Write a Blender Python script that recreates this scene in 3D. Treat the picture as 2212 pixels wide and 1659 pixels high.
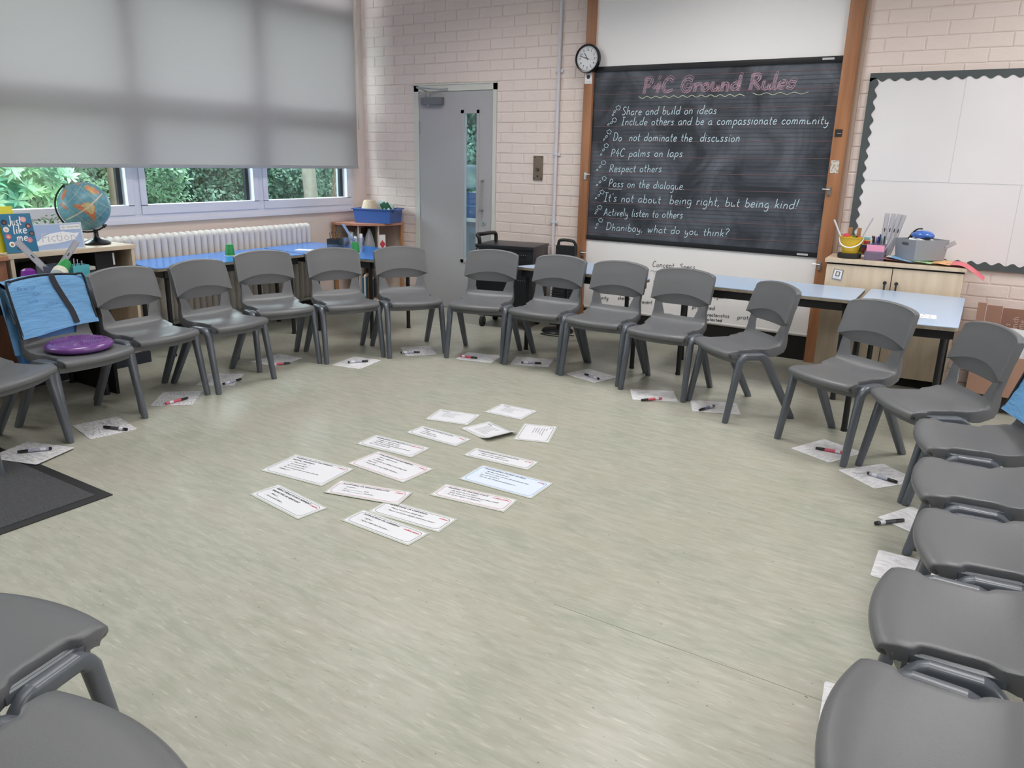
import bpy, bmesh, math, random
from mathutils import Vector, Matrix
import numpy as np
random.seed(7); rng = np.random.default_rng(7)
for o in list(bpy.data.objects): bpy.data.objects.remove(o)
S = bpy.context.scene; COL = S.collection
PI = math.pi
# ------------------------------------------------------------------ camera
def cam_axes(p, r, w):
    cp, sp, cw, sw, cr, sr = math.cos(p), math.sin(p), math.cos(w), math.sin(w), math.cos(r), math.sin(r)
    f = Vector((sw*cp, cw*cp, -sp)); right = Vector((cw, -sw, 0)); up = right.cross(f)
    return right*cr + up*sr, up*cr - right*sr, f
cr_, cu_, cf_ = cam_axes(0.28279065838207074, 0.023264578450535842, -0.5620167686032439)
cam = bpy.data.cameras.new('camera'); cam_o = bpy.data.objects.new('camera', cam); COL.objects.link(cam_o)
m4 = Matrix.Identity(4)
for i in range(3): m4[i][0] = cr_[i]; m4[i][1] = cu_[i]; m4[i][2] = -cf_[i]
m4.translation = (0, 0, 1.45); cam_o.matrix_world = m4
cam.sensor_width = 36; cam.lens = 1670/2212*36; cam.clip_start = .05; cam.clip_end = 200
S.camera = cam_o
# ------------------------------------------------------------------ world, lights, exposure
w = bpy.data.worlds.new('overcast_sky'); S.world = w; w.use_nodes = True
bg = w.node_tree.nodes['Background']; bg.inputs[0].default_value = (.90, .95, 1, 1); bg.inputs[1].default_value = 9
S.view_settings.view_transform = 'Standard'; S.view_settings.look = 'None'
S.view_settings.gamma = 1; S.view_settings.use_curve_mapping = False; S.view_settings.exposure = 0.12
def area(name, loc, sx, sy, power, col):
    l = bpy.data.lights.new(name, 'AREA'); l.shape = 'RECTANGLE'; l.size = sx; l.size_y = sy; l.energy = power; l.color = col; l.spread = math.radians(150)
    o = bpy.data.objects.new(name, l); COL.objects.link(o); o.location = loc; return o
WARM = (1, .985, .965)
LIGHTS = [(-3.9, 4.5, 24), (-1.9, 4.6, 30), (.3, 4.6, 30), (2.1, 4.4, 18), (-3.8, 2.0, 20), (-1.5, 2.0, 20), (.6, 2.0, 20), (-2.8, -.4, 14), (-.4, -.4, 14), (1.6, -.2, 10)]
for (x, y, p) in LIGHTS: area('ceiling_panel_lamp', (x, y, 3.10), .6, 1.2, p*.86, WARM)

# ------------------------------------------------------------------ materials
def lin(c): 
    c = c/255; return c/12.92 if c <= .04045 else ((c+.055)/1.055)**2.4
MATS = {}
def M(name, rgb, rough=.5, metal=0, var=0, vscale=8, bump=0, bscale=40, stretch=None, rgb2=None, alpha=1, trans=0, spec=.5, emit=0, contrast=(.35, .65), detail=4, coat=0):
    if name in MATS: return MATS[name]
    m = bpy.data.materials.new(name); m.use_nodes = True; nt = m.node_tree; N = nt.nodes; L = nt.links
    b = N['Principled BSDF']; c = [lin(v) for v in rgb]+[1]
    b.inputs['Base Color'].default_value = c; b.inputs['Roughness'].default_value = rough; b.inputs['Metallic'].default_value = metal
    b.inputs['Specular IOR Level'].default_value = spec
    if coat: b.inputs['Coat Weight'].default_value = coat
    if alpha < 1: b.inputs['Alpha'].default_value = alpha
    if trans: b.inputs['Transmission Weight'].default_value = trans
    if emit: b.inputs['Emission Color'].default_value = c; b.inputs['Emission Strength'].default_value = emit
    if var or bump or rgb2:
        tc = N.new('ShaderNodeTexCoord'); mp = N.new('ShaderNodeMapping'); L.new(tc.outputs['Object'], mp.inputs[0])
        if stretch: mp.inputs['Scale'].default_value = stretch
    if var or rgb2:
        n = N.new('ShaderNodeTexNoise'); n.inputs['Scale'].default_value = vscale; n.inputs['Detail'].default_value = detail; L.new(mp.outputs[0], n.inputs[0])
        r = N.new('ShaderNodeValToRGB'); L.new(n.outputs[0], r.inputs[0])
        r.color_ramp.elements[0].position = contrast[0]; r.color_ramp.elements[1].position = contrast[1]
        c2 = [lin(v) for v in rgb2]+[1] if rgb2 else [min(1, v*(1+var)) for v in c[:3]]+[1]
        c1 = c if rgb2 else [v*(1-var) for v in c[:3]]+[1]
        r.color_ramp.elements[0].color = c1; r.color_ramp.elements[1].color = c2
        L.new(r.outputs[0], b.inputs['Base Color'])
    if bump:
        n2 = N.new('ShaderNodeTexNoise'); n2.inputs['Scale'].default_value = bscale; n2.inputs['Detail'].default_value = 3; L.new(mp.outputs[0], n2.inputs[0])
        bp = N.new('ShaderNodeBump'); bp.inputs['Strength'].default_value = bump; bp.inputs['Distance'].default_value = .01
        L.new(n2.outputs[0], bp.inputs['Height']); L.new(bp.outputs[0], b.inputs['Normal'])
    MATS[name] = m; return m
def floor_mat():
    m = bpy.data.materials.new('marbled_green_vinyl'); m.use_nodes = True; nt = m.node_tree; N = nt.nodes; L = nt.links; b = N['Principled BSDF']
    tc = N.new('ShaderNodeTexCoord')
    def noise(scale, st, det=5, dist=0.):
        mp = N.new('ShaderNodeMapping'); mp.inputs['Scale'].default_value = st; L.new(tc.outputs['Object'], mp.inputs[0])
        n = N.new('ShaderNodeTexNoise'); n.inputs['Scale'].default_value = scale; n.inputs['Detail'].default_value = det; n.inputs['Distortion'].default_value = dist
        L.new(mp.outputs[0], n.inputs[0]); return n.outputs[0]
    def ramp(src, p0, p1, c0=(0,0,0,1), c1=(1,1,1,1)):
        r = N.new('ShaderNodeValToRGB'); L.new(src, r.inputs[0]); e = r.color_ramp.elements
        e[0].position = p0; e[1].position = p1; e[0].color = c0; e[1].color = c1; return r.outputs[0]
    def mix(fac, a, c, t='MIX'):
        x = N.new('ShaderNodeMix'); x.data_type = 'RGBA'; x.blend_type = t
        if isinstance(fac, (int, float)): x.inputs[0].default_value = fac
        else: L.new(fac, x.inputs[0])
        for k, v in ((6, a), (7, c)):
            if isinstance(v, tuple): x.inputs[k].default_value = v
            else: L.new(v, x.inputs[k])
        return x.outputs[2]
    
    base = ramp(noise(1.6, (1, 2.2, 1), 4), .3, .7, tuple(lin(v) for v in (154, 158, 143))+(1,), tuple(lin(v) for v in (169, 164, 151))+(1,))
    c = mix(ramp(noise(7, (1, 5, 1), 6, .3), .35, .72), base, tuple(lin(v) for v in (178, 177, 165))+(1,))
    light = ramp(noise(17, (1, 7, 1), 8, .4), .57, .72)
    c = mix(mixf(N, L, light, .30), c, tuple(lin(v) for v in (222, 220, 208))+(1,))
    dark = ramp(noise(14, (1, 7, 1), 8, .4), .58, .74)
    c = mix(mixf(N, L, dark, .55), c, tuple(lin(v) for v in (140, 143, 122))+(1,))
    speck = ramp(noise(46, (1, 2.0, 1), 1), .765, .79)
    c = mix(mixf(N, L, speck, .75), c, tuple(lin(v) for v in (70, 68, 60))+(1,))
    L.new(c, b.inputs['Base Color'])
    rr = N.new('ShaderNodeMapRange'); L.new(noise(5, (1, 1, 1), 4), rr.inputs[0]); rr.inputs[3].default_value = .26; rr.inputs[4].default_value = .42
    L.new(rr.outputs[0], b.inputs['Roughness']); b.inputs['Specular IOR Level'].default_value = .5
    bp = N.new('ShaderNodeBump'); bp.inputs['Strength'].default_value = .12; bp.inputs['Distance'].default_value = .01
    L.new(noise(9, (1, 1, 1), 2), bp.inputs['Height']); L.new(bp.outputs[0], b.inputs['Normal'])
    return m
def mixf(N, L, src, k):
    x = N.new('ShaderNodeMath'); x.operation = 'MULTIPLY'; L.new(src, x.inputs[0]); x.inputs[1].default_value = k; return x.outputs[0]
def board_mat():
    m = bpy.data.materials.new('chalk_dusted_blackboard'); m.use_nodes = True; nt = m.node_tree; N = nt.nodes; L = nt.links; b = N['Principled BSDF']
    tc = N.new('ShaderNodeTexCoord')
    mp = N.new('ShaderNodeMapping'); mp.inputs['Scale'].default_value = (1.2, 1, 1.0); mp.inputs['Rotation'].default_value = (0, .5, 0); L.new(tc.outputs['Object'], mp.inputs[0])
    n = N.new('ShaderNodeTexNoise'); n.inputs['Scale'].default_value = 2.3; n.inputs['Detail'].default_value = 5; n.inputs['Distortion'].default_value = 1.3; L.new(mp.outputs[0], n.inputs[0])
    r = N.new('ShaderNodeValToRGB'); L.new(n.outputs[0], r.inputs[0]); e = r.color_ramp.elements
    e[0].position = .38; e[1].position = .78; e[0].color = tuple(lin(v) for v in (44, 48, 56))+(1,); e[1].color = tuple(lin(v) for v in (112, 117, 128))+(1,)
    L.new(r.outputs[0], b.inputs['Base Color']); b.inputs['Roughness'].default_value = .55
    return m
def blind_mat():
    m = bpy.data.materials.new('grey_roller_blind_fabric'); m.use_nodes = True; nt = m.node_tree; N = nt.nodes; L = nt.links
    for n in list(N): N.remove(n)
    out = N.new('ShaderNodeOutputMaterial'); ad = N.new('ShaderNodeAddShader')
    d = N.new('ShaderNodeBsdfDiffuse'); d.inputs[0].default_value = (.32, .305, .31, 1)
    t = N.new('ShaderNodeBsdfTranslucent'); t.inputs[0].default_value = (.082, .072, .0705, 1)
    L.new(d.outputs[0], ad.inputs[0]); L.new(t.outputs[0], ad.inputs[1]); L.new(ad.outputs[0], out.inputs[0]); return m
def glass_mat(name, tint=(1, 1, 1), refl=.06):
    m = bpy.data.materials.new(name); m.use_nodes = True; nt = m.node_tree; N = nt.nodes; L = nt.links
    for n in list(N): N.remove(n)
    out = N.new('ShaderNodeOutputMaterial'); mx = N.new('ShaderNodeMixShader'); t = N.new('ShaderNodeBsdfTransparent'); g = N.new('ShaderNodeBsdfGlossy')
    t.inputs[0].default_value = (*tint, 1); g.inputs['Roughness'].default_value = .02; mx.inputs[0].default_value = refl
    L.new(t.outputs[0], mx.inputs[1]); L.new(g.outputs[0], mx.inputs[2]); L.new(mx.outputs[0], out.inputs[0]); return m
def leaf_mat(name, a, b_, tr=.3):
    m = bpy.data.materials.new(name); m.use_nodes = True; nt = m.node_tree; N = nt.nodes; L = nt.links; b = N['Principled BSDF']; out = N['Material Output']
    tc = N.new('ShaderNodeTexCoord'); n = N.new('ShaderNodeTexNoise'); n.inputs['Scale'].default_value = 5; n.inputs['Detail'].default_value = 5; L.new(tc.outputs['Object'], n.inputs[0])
    r = N.new('ShaderNodeValToRGB'); L.new(n.outputs[0], r.inputs[0]); e = r.color_ramp.elements; e[0].position = .35; e[1].position = .65
    e[0].color = tuple(lin(v) for v in a)+(1,); e[1].color = tuple(lin(v) for v in b_)+(1,)
    L.new(r.outputs[0], b.inputs['Base Color']); b.inputs['Roughness'].default_value = .35
    t = N.new('ShaderNodeBsdfTranslucent'); L.new(r.outputs[0], t.inputs[0]); mx = N.new('ShaderNodeMixShader'); mx.inputs[0].default_value = tr
    L.new(b.outputs[0], mx.inputs[1]); L.new(t.outputs[0], mx.inputs[2]); L.new(mx.outputs[0], out.inputs[0]); return m
FLOOR = floor_mat(); BOARD = board_mat(); BLIND = blind_mat(); GLASS = glass_mat('window_glass', (.93, 1, .99), .07)
CLEAR = glass_mat('clear_plastic', (.90, .92, .96), .18)
BRICK = M('pink_painted_brick', (236, 220, 213), .45, var=.035, vscale=1.5, bump=.25, bscale=30)
PLASTER = M('pink_painted_plaster', (230, 214, 206), .6, bump=.08, bscale=12)
WHITE = M('white_upvc', (226, 226, 236), .3); CEIL = M('white_ceiling', (225, 222, 216), .8)
FRAMEP = M('white_gloss_paint', (214, 213, 206), .35, bump=.1, bscale=25)
DOORG = M('grey_painted_door', (178, 175, 178), .45, var=.02, vscale=2)
CHAIR = M('grey_moulded_plastic', (101, 102, 105), .38, bump=.05, bscale=300, spec=.5)
CHAIRG = M('grey_gloss_plastic', (88, 93, 101), .30, spec=.6)
BLACK = M('black_metal', (26, 27, 30), .45); BLACKP = M('black_plastic', (30, 31, 35), .4); RUBBER = M('black_rubber', (34, 34, 36), .7)
DGLASS = glass_mat('door_glass', (.72, .82, .85), .10)
DARK = M('dark_recess', (20, 19, 20), .8)
WOOD = M('varnished_orange_wood', (178, 126, 90), .4, rgb2=(152, 102, 70), vscale=3, stretch=(6, 6, .5), bump=.1, bscale=30)
BEECH = M('beech_laminate', (218, 200, 176), .4, rgb2=(204, 184, 160), vscale=4, stretch=(5, 1, .6))
BEECHE = M('beech_edge', (205, 172, 138), .5); BROWN = M('brown_wood_side', (140, 92, 66), .5, var=.1, vscale=3, stretch=(6, 6, 1))
MDF = M('worn_table_edge', (138, 128, 112), .7, var=.15, vscale=30)
BLUET = M('blue_laminate', (52, 134, 222), .16, spec=.5); LBLUE = M('pale_blue_laminate', (172, 192, 218), .25, spec=.5)
WBOARD = M('whiteboard_surface', (248, 245, 246), .35, bump=.05, bscale=6); PAPER = M('white_paper', (238, 238, 240), .7)
LAMI = M('laminated_card', (226, 226, 232), .35); LAME = M('laminate_margin', (196, 200, 190), .2)
INKB = M('black_ink', (52, 52, 58), .6); INKR = M('red_ink', (200, 62, 74), .6); INKBL = M('blue_ink', (96, 140, 200), .6); INKG = M('grey_ink', (98, 98, 104), .6)
CHALK = M('blue_white_chalk', (206, 228, 238), .9); CHALKP = M('pink_chalk', (216, 178, 196), .9); CHALKY = M('cream_chalk', (200, 204, 180), .9)
LINEP = M('faded_pink_rule', (118, 92, 98), .8); LINEG = M('faded_grey_rule', (70, 74, 82), .8)
MARK = M('dry_wipe_marks', (120, 120, 124), .7); STEEL = M('brushed_steel', (190, 190, 188), .35, metal=.9)
RAD = M('chipped_white_radiator', (216, 208, 202), .5, rgb2=(150, 140, 130), vscale=26, contrast=(.66, .74), bump=.15, bscale=30)
SILVER = M('silver_plastic', (176, 178, 190), .35); GREEN = M('green_paper_cup', (34, 140, 66), .45); CREAM = M('cream_paper', (232, 226, 210), .6)

# ------------------------------------------------------------------ object helpers
def tag(o, label=None, cat=None, group=None, kind=None):
    if label: o['label'] = label
    if cat: o['category'] = cat
    if group: o['group'] = group
    if kind: o['kind'] = kind
    return o
def thing(name, label, cat, loc=(0, 0, 0), rz=0, group=None):
    o = bpy.data.objects.new(name, None); o.empty_display_size = .1; COL.objects.link(o); o.location = loc; o.rotation_euler = (0, 0, rz)
    return tag(o, label, cat, group)
def link(name, me, mat, parent=None):
    o = bpy.data.objects.new(name, me); COL.objects.link(o)
    if parent: o.parent = parent
    if mat is not None and not me.materials:
        me.materials.append(mat)
    return o
def build(name, bm, mat, parent=None, smooth=None, bevel=0, seg=2):
    if bevel:
        bmesh.ops.bevel(bm, geom=[e for e in bm.edges], offset=bevel, segments=seg, affect='EDGES', clamp_overlap=True, profile=.7)
    bmesh.ops.recalc_face_normals(bm, faces=bm.faces[:])
    me = bpy.data.meshes.new(name); bm.to_mesh(me); bm.free()
    if smooth is not None or bevel:
        me.polygons.foreach_set('use_smooth', [True]*len(me.polygons)); me.set_sharp_from_angle(angle=math.radians(smooth or 40))
    return link(name, me, mat, parent)
def pyd(name, V, F, mat, parent=None, smooth=None):
    me = bpy.data.meshes.new(name); me.from_pydata([tuple(v) for v in V], [], F); me.update()
    if smooth is not None:
        me.polygons.foreach_set('use_smooth', [True]*len(me.polygons)); me.set_sharp_from_angle(angle=math.radians(smooth))
    return link(name, me, mat, parent)
def box(bm, lo, hi, mtx=None):
    x0, y0, z0 = lo; x1, y1, z1 = hi
    v = [bm.verts.new(p) for p in ((x0,y0,z0),(x1,y0,z0),(x1,y1,z0),(x0,y1,z0),(x0,y0,z1),(x1,y0,z1),(x1,y1,z1),(x0,y1,z1))]
    for f in ((0,3,2,1),(4,5,6,7),(0,1,5,4),(1,2,6,5),(2,3,7,6),(3,0,4,7)): bm.faces.new([v[i] for i in f])
    if mtx is not None: bmesh.ops.transform(bm, matrix=mtx, verts=v)
    return v
def bx(name, lo, hi, mat, parent=None, bevel=0, seg=2):
    bm = bmesh.new(); box(bm, lo, hi); return build(name, bm, mat, parent, bevel=bevel, seg=seg)
def loft(bm, rings, cap=True, closed=True):
    vs = [[bm.verts.new(p) for p in r] for r in rings]
    for a, b in zip(vs[:-1], vs[1:]):
        n = len(a)
        for i in range(n if closed else n-1):
            j = (i+1) % n; bm.faces.new((a[i], a[j], b[j], b[i]))
    if cap and closed: bm.faces.new(vs[0][::-1]); bm.faces.new(vs[-1])
    return vs
def frame(d):
    d = Vector(d).normalized(); a = Vector((0, 0, 1)) if abs(d.z) < .9 else Vector((1, 0, 0)); x = a.cross(d).normalized(); return x, d.cross(x)
def tube(bm, pts, r, n=8, cap=True):
    P_ = [Vector(p) for p in pts]; rings = []; x = None
    for i, p in enumerate(P_):
        d = (P_[min(i+1, len(P_)-1)]-P_[max(i-1, 0)]).normalized()
        if x is None: x, y = frame(d)
        else: x = (x-d*x.dot(d)).normalized(); y = d.cross(x)
        rr = r[i] if isinstance(r, (list, tuple)) else r
        rings.append([p+(x*math.cos(2*PI*k/n)+y*math.sin(2*PI*k/n))*rr for k in range(n)])
    loft(bm, rings, cap)
def lathe(bm, prof, n=24, c=(0, 0, 0)):
    rings = [[(c[0]+r*math.cos(2*PI*k/n), c[1]+r*math.sin(2*PI*k/n), c[2]+z) for k in range(n)] for r, z in prof]
    loft(bm, rings)
def prism(bm, poly, h0, h1):
    loft(bm, [[(x, y, h0) for x, y in poly], [(x, y, h1) for x, y in poly]])
def spline(pts, n=5):
    out = []
    P_ = [pts[0]]+list(pts)+[pts[-1]]
    if len(pts) < 3: return list(pts)
    for i in range(1, len(P_)-2):
        p0, p1, p2, p3 = [np.array(P_[i+k], float) for k in (-1, 0, 1, 2)]
        for t in np.linspace(0, 1, n, endpoint=False):
            out.append(.5*((2*p1)+(-p0+p2)*t+(2*p0-5*p1+4*p2-p3)*t*t+(-p0+3*p1-3*p2+p3)*t**3))
    out.append(np.array(P_[-2], float)); return out
def dup(root, loc=None, rz=None, label=None, group=None):
    r = root.copy(); COL.objects.link(r)
    if loc is not None: r.location = loc
    if rz is not None: r.rotation_euler = (0, 0, rz)
    if label: r['label'] = label
    if group: r['group'] = group
    for ch in list(root.children):
        c = ch.copy(); COL.objects.link(c); c.parent = r
        for g in list(ch.children):
            d = g.copy(); COL.objects.link(d); d.parent = c
    return r
# ---- handwriting: single stroke letters (x-height .5, capitals 1, descenders -.4)
G = {
'a': (.5, [[(.42,.42),(.25,.5),(.08,.38),(.05,.15),(.18,0),(.34,.1),(.43,.42)],[(.43,.42),(.42,.1),(.5,0)]]),
'b': (.5, [[(.1,1),(.08,.5),(.07,.03)],[(.07,.3),(.22,.48),(.42,.38),(.42,.12),(.25,0),(.07,.08)]]),
'c': (.45, [[(.4,.42),(.25,.5),(.08,.35),(.08,.12),(.24,0),(.42,.08)]]),
'd': (.52, [[(.42,.4),(.25,.48),(.07,.34),(.06,.12),(.2,0),(.38,.12),(.43,.4)],[(.46,1),(.45,.5),(.44,0)]]),
'e': (.45, [[(.07,.24),(.38,.3),(.36,.45),(.2,.5),(.06,.3),(.1,.05),(.25,0),(.42,.08)]]),
'f': (.38, [[(.38,.95),(.25,1),(.17,.8),(.15,.2),(.12,-.1)],[(.02,.5),(.34,.52)]]),
'g': (.5, [[(.42,.4),(.25,.5),(.07,.36),(.08,.12),(.22,.02),(.38,.14),(.43,.42)],[(.43,.42),(.42,-.2),(.28,-.4),(.08,-.34)]]),
'h': (.5, [[(.1,1),(.08,.5),(.07,0)],[(.08,.28),(.25,.5),(.38,.4),(.4,0)]]),
'i': (.22, [[(.1,.5),(.09,.1),(.16,0)],[(.12,.68),(.13,.72)]]),
'k': (.45, [[(.1,1),(.07,0)],[(.38,.5),(.08,.22)],[(.18,.3),(.4,0)]]),
'l': (.22, [[(.1,1),(.08,.15),(.18,0)]]),
'm': (.75, [[(.08,.5),(.07,0)],[(.08,.3),(.22,.5),(.33,.4),(.34,0)],[(.34,.3),(.48,.5),(.6,.4),(.62,0)]]),
'n': (.5, [[(.08,.5),(.07,0)],[(.08,.3),(.24,.5),(.38,.4),(.4,0)]]),
'o': (.5, [[(.25,.5),(.08,.38),(.08,.12),(.24,0),(.4,.12),(.41,.38),(.25,.5)]]),
'p': (.5, [[(.1,.5),(.06,-.4)],[(.09,.35),(.26,.5),(.42,.38),(.4,.12),(.22,.02),(.08,.12)]]),
'q': (.5, [[(.42,.42),(.25,.5),(.07,.36),(.08,.12),(.22,.02),(.4,.14)],[(.43,.45),(.41,-.4)]]),
'r': (.36, [[(.08,.5),(.07,0)],[(.08,.3),(.2,.48),(.34,.47)]]),
's': (.42, [[(.36,.44),(.22,.5),(.09,.4),(.2,.27),(.33,.14),(.22,0),(.05,.05)]]),
't': (.36, [[(.17,.85),(.14,.15),(.3,0)],[(.02,.5),(.32,.53)]]),
'u': (.5, [[(.07,.5),(.08,.12),(.2,0),(.36,.1),(.4,.5)],[(.4,.5),(.4,.1),(.47,0)]]),
'v': (.45, [[(.05,.5),(.2,0)],[(.2,0),(.38,.52)]]),
'w': (.7, [[(.05,.5),(.16,0),(.3,.42)],[(.3,.42),(.42,0),(.6,.5)]]),
'y': (.48, [[(.07,.5),(.1,.15),(.25,.05),(.38,.2),(.42,.5)],[(.42,.5),(.38,-.2),(.2,-.4),(.04,-.3)]]),
'A': (.65, [[(.03,0),(.3,1)],[(.3,1),(.58,0)],[(.13,.35),(.48,.37)]]),
'C': (.62, [[(.55,.85),(.35,1),(.1,.75),(.07,.3),(.25,0),(.55,.1)]]),
'D': (.7, [[(.15,1),(.1,0)],[(.04,.97),(.4,.95),(.62,.6),(.5,.15),(.1,0)]]),
'G': (.7, [[(.58,.85),(.35,1),(.1,.75),(.07,.3),(.3,0),(.56,.12),(.58,.42)],[(.35,.42),(.64,.42)]]),
'I': (.45, [[(.22,1),(.2,0)],[(.05,1),(.42,1)],[(.02,0),(.38,0)]]),
'K': (.6, [[(.1,1),(.07,0)],[(.5,1),(.1,.45)],[(.2,.55),(.55,0)]]),
'J': (.5, [[(.4,1),(.4,.2),(.22,-.05),(.04,.12)]]),
'P': (.55, [[(.1,1),(.07,0)],[(.08,.97),(.35,1),(.48,.75),(.32,.48),(.09,.45)]]),
'R': (.6, [[(.1,1),(.07,0)],[(.08,.97),(.38,1),(.48,.75),(.32,.5),(.09,.47)],[(.2,.5),(.55,0)]]),
'S': (.55, [[(.48,.88),(.28,1),(.08,.8),(.25,.55),(.45,.3),(.3,.02),(.04,.08)]]),
'F': (.5, [[(.1,1),(.08,0)],[(.09,1),(.48,1)],[(.09,.5),(.4,.5)]]),
'4': (.5, [[(.3,1),(.05,.35)],[(.05,.35),(.48,.38)],[(.32,.6),(.28,0)]]),
"'": (.15, [[(.08,1),(.05,.82)]]), ',': (.25, [[(.12,.06),(.05,-.16)]]), '.': (.2, [[(.06,.0),(.1,.03)]]),
'!': (.3, [[(.2,1),(.12,.25)],[(.1,.02),(.11,.05)]]), '?': (.45, [[(.05,.85),(.22,1),(.4,.82),(.2,.5),(.18,.25)],[(.17,.02),(.18,.05)]]), ' ': (.38, [])}
def ribbon(V, F, pts, wd, org, ux, uz, un, lift):
    P_ = [np.array(p) for p in pts]; b0 = len(V); n = len(P_)
    for i, p in enumerate(P_):
        d = P_[min(i+1, n-1)]-P_[max(i-1, 0)]; L_ = np.hypot(*d) or 1; nn = np.array((-d[1], d[0]))/L_*wd/2
        for q in (p+nn, p-nn): V.append(tuple(org+ux*q[0]+uz*q[1]+un*lift))
    for i in range(n-1): a = b0+2*i; F.append((a, a+1, a+3, a+2))
def hand(text, org, end, size, wd, un, uz=None, outline=False, slant=.12, lift=.0015, seed=1, V=None, F=None, hscale=1):
    """write text from org to end (wall points); letters sized size, spread to fill the length"""
    R_ = random.Random(seed); org = np.array(org, float); end = np.array(end, float); un = np.array(un, float)
    ux = (end-org); L_ = np.linalg.norm(ux); ux = ux/L_; uz = np.cross(un, ux) if uz is None else np.array(uz, float)
    V = [] if V is None else V; F = [] if F is None else F
    adv = sum(G[c][0]+.07 for c in text); k = L_/adv; x = 0
    for c in text:
        a, strokes = G[c]; jy = R_.uniform(-.03, .03); js = R_.uniform(.94, 1.06)
        for s in strokes:
            pts = [((px*hscale+x)*k+py*size*js*slant, (py*js+jy)*size) for px, py in s]
            pts = spline(pts, 4) if len(pts) > 2 else [np.array(p) for p in pts]
            if outline:
                n = len(pts); off = size*.075; A_, B_ = [], []
                for i, p in enumerate(pts):
                    d = pts[min(i+1, n-1)]-pts[max(i-1, 0)]; d = d/(np.hypot(*d) or 1); nn = np.array((-d[1], d[0]))*off; e = d*off*(1 if i == n-1 else -1 if i == 0 else 0)
                    A_.append(p+nn+e); B_.append(p-nn+e)
                loop = A_+B_[::-1]+[A_[0]]
                ribbon(V, F, loop, wd, org, ux, uz, un, lift)
            else: ribbon(V, F, pts, wd, org, ux, uz, un, lift)
        x += a+.07
    return V, F
def words(name, text, a, b, size, wd, mat, parent, seed):
    a = np.array(a, float); b = np.array(b, float); tot = sum(G[c][0]+.07 for c in text); pos = 0; cur = ''
    for c in text+' ':
        if c == ' ':
            if cur:
                n = sum(G[q][0]+.07 for q in cur); s0 = (pos-n)/tot; V, F = hand(cur, a+(b-a)*s0, a+(b-a)*(pos/tot), size, wd, (0, -1, 0), seed=seed+pos, slant=.15); pyd(name, V, F, mat, parent)
            cur = ''; pos += G[' '][0]+.07
        else: cur += c; pos += G[c][0]+.07
_tc = {}
def printed(name, text, size, mat, parent, loc, rot=(0, 0, 0), align='LEFT', shear=0, bold=0, fit=None):
    key = (text, size, align, shear, bold)
    if key not in _tc:
        cu = bpy.data.curves.new(name, 'FONT'); cu.body = text; cu.size = size; cu.align_x = align; cu.shear = shear; cu.resolution_u = 1; cu.offset = bold
        o = bpy.data.objects.new(name, cu); COL.objects.link(o); bpy.context.view_layer.update()
        me = bpy.data.meshes.new_from_object(o); bpy.data.objects.remove(o); bpy.data.curves.remove(cu); me.name = name; _tc[key] = me
    me = _tc[key]
    o = bpy.data.objects.new(name, me.copy()); COL.objects.link(o); o.data.materials.clear(); o.data.materials.append(mat); o.parent = parent; o.location = loc; o.rotation_euler = rot
    if fit:
        wdt = max(v.co.x for v in me.vertices)-min(v.co.x for v in me.vertices)
        if wdt > 0: o.scale = (fit/wdt, 1, 1)
    return o
# ================================================================== ROOM
XL, YB, XR, YF, H = -5.74, 6.17, 3.2, -3.0, 3.2
bx('floor', (XL-.1, YF-.1, -.1), (XR+.1, YB+.1, 0), FLOOR)['kind'] = 'structure'
bpy.data.objects['floor'].data.materials.append(MATS['black_ink'])
seam = bx('floor_seam', (-1.1, 2.047, -.0005), (3.1, 2.0486, .0004), M('seam_line', (120, 122, 100), .6), bpy.data.objects['floor'])
bx('ceiling', (XL-.1, YF-.1, H), (XR+.1, YB+.1, H+.1), CEIL)['kind'] = 'structure'
bm = bmesh.new(); RY0, RY1, RZ0, RZ1 = .4, 5.2, 1.50, 2.05
box(bm, (XR, YF, 0), (XR+.1, YB, RZ0)); box(bm, (XR, YF, RZ1), (XR+.1, YB, H)); box(bm, (XR, YF, RZ0), (XR+.1, RY0, RZ1)); box(bm, (XR, RY1, RZ0), (XR+.1, YB, RZ1))
build('wall_right', bm, PLASTER)['kind'] = 'structure'
w2 = thing('window_2', 'row of white framed windows in the right wall', 'window'); w2['kind'] = 'structure'
for k in range(5): bx('mullion', (XR+.02, RY0+(RY1-RY0-.06)*k/4, RZ0), (XR+.08, RY0+(RY1-RY0-.06)*k/4+.06, RZ1), WHITE, w2)
for z in (RZ0, RZ1-.05): bx('window_frame', (XR+.02, RY0, z), (XR+.08, RY1, z+.05), WHITE, w2)
bx('wall_front', (XL, YF-.1, 0), (XR, YF, H), M('darkened_low_bounce_wall', (96, 92, 92), .8))['kind'] = 'structure'  # unseen wall, colour darkened to cut bounce light on the chair fronts
# left wall with window opening
WY0, WY1, WZ0, WZ1 = -.05, 5.98, .91, 3.12
bm = bmesh.new()
box(bm, (XL-.14, YF, 0), (XL, YB+.1, WZ0)); box(bm, (XL-.14, WY1, WZ0), (XL, YB+.1, WZ1)); box(bm, (XL-.14, YF, WZ0), (XL, WY0, WZ1)); box(bm, (XL-.14, YF, WZ1), (XL, YB+.1, H))
build('wall_left', bm, PLASTER)['kind'] = 'structure'
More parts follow.
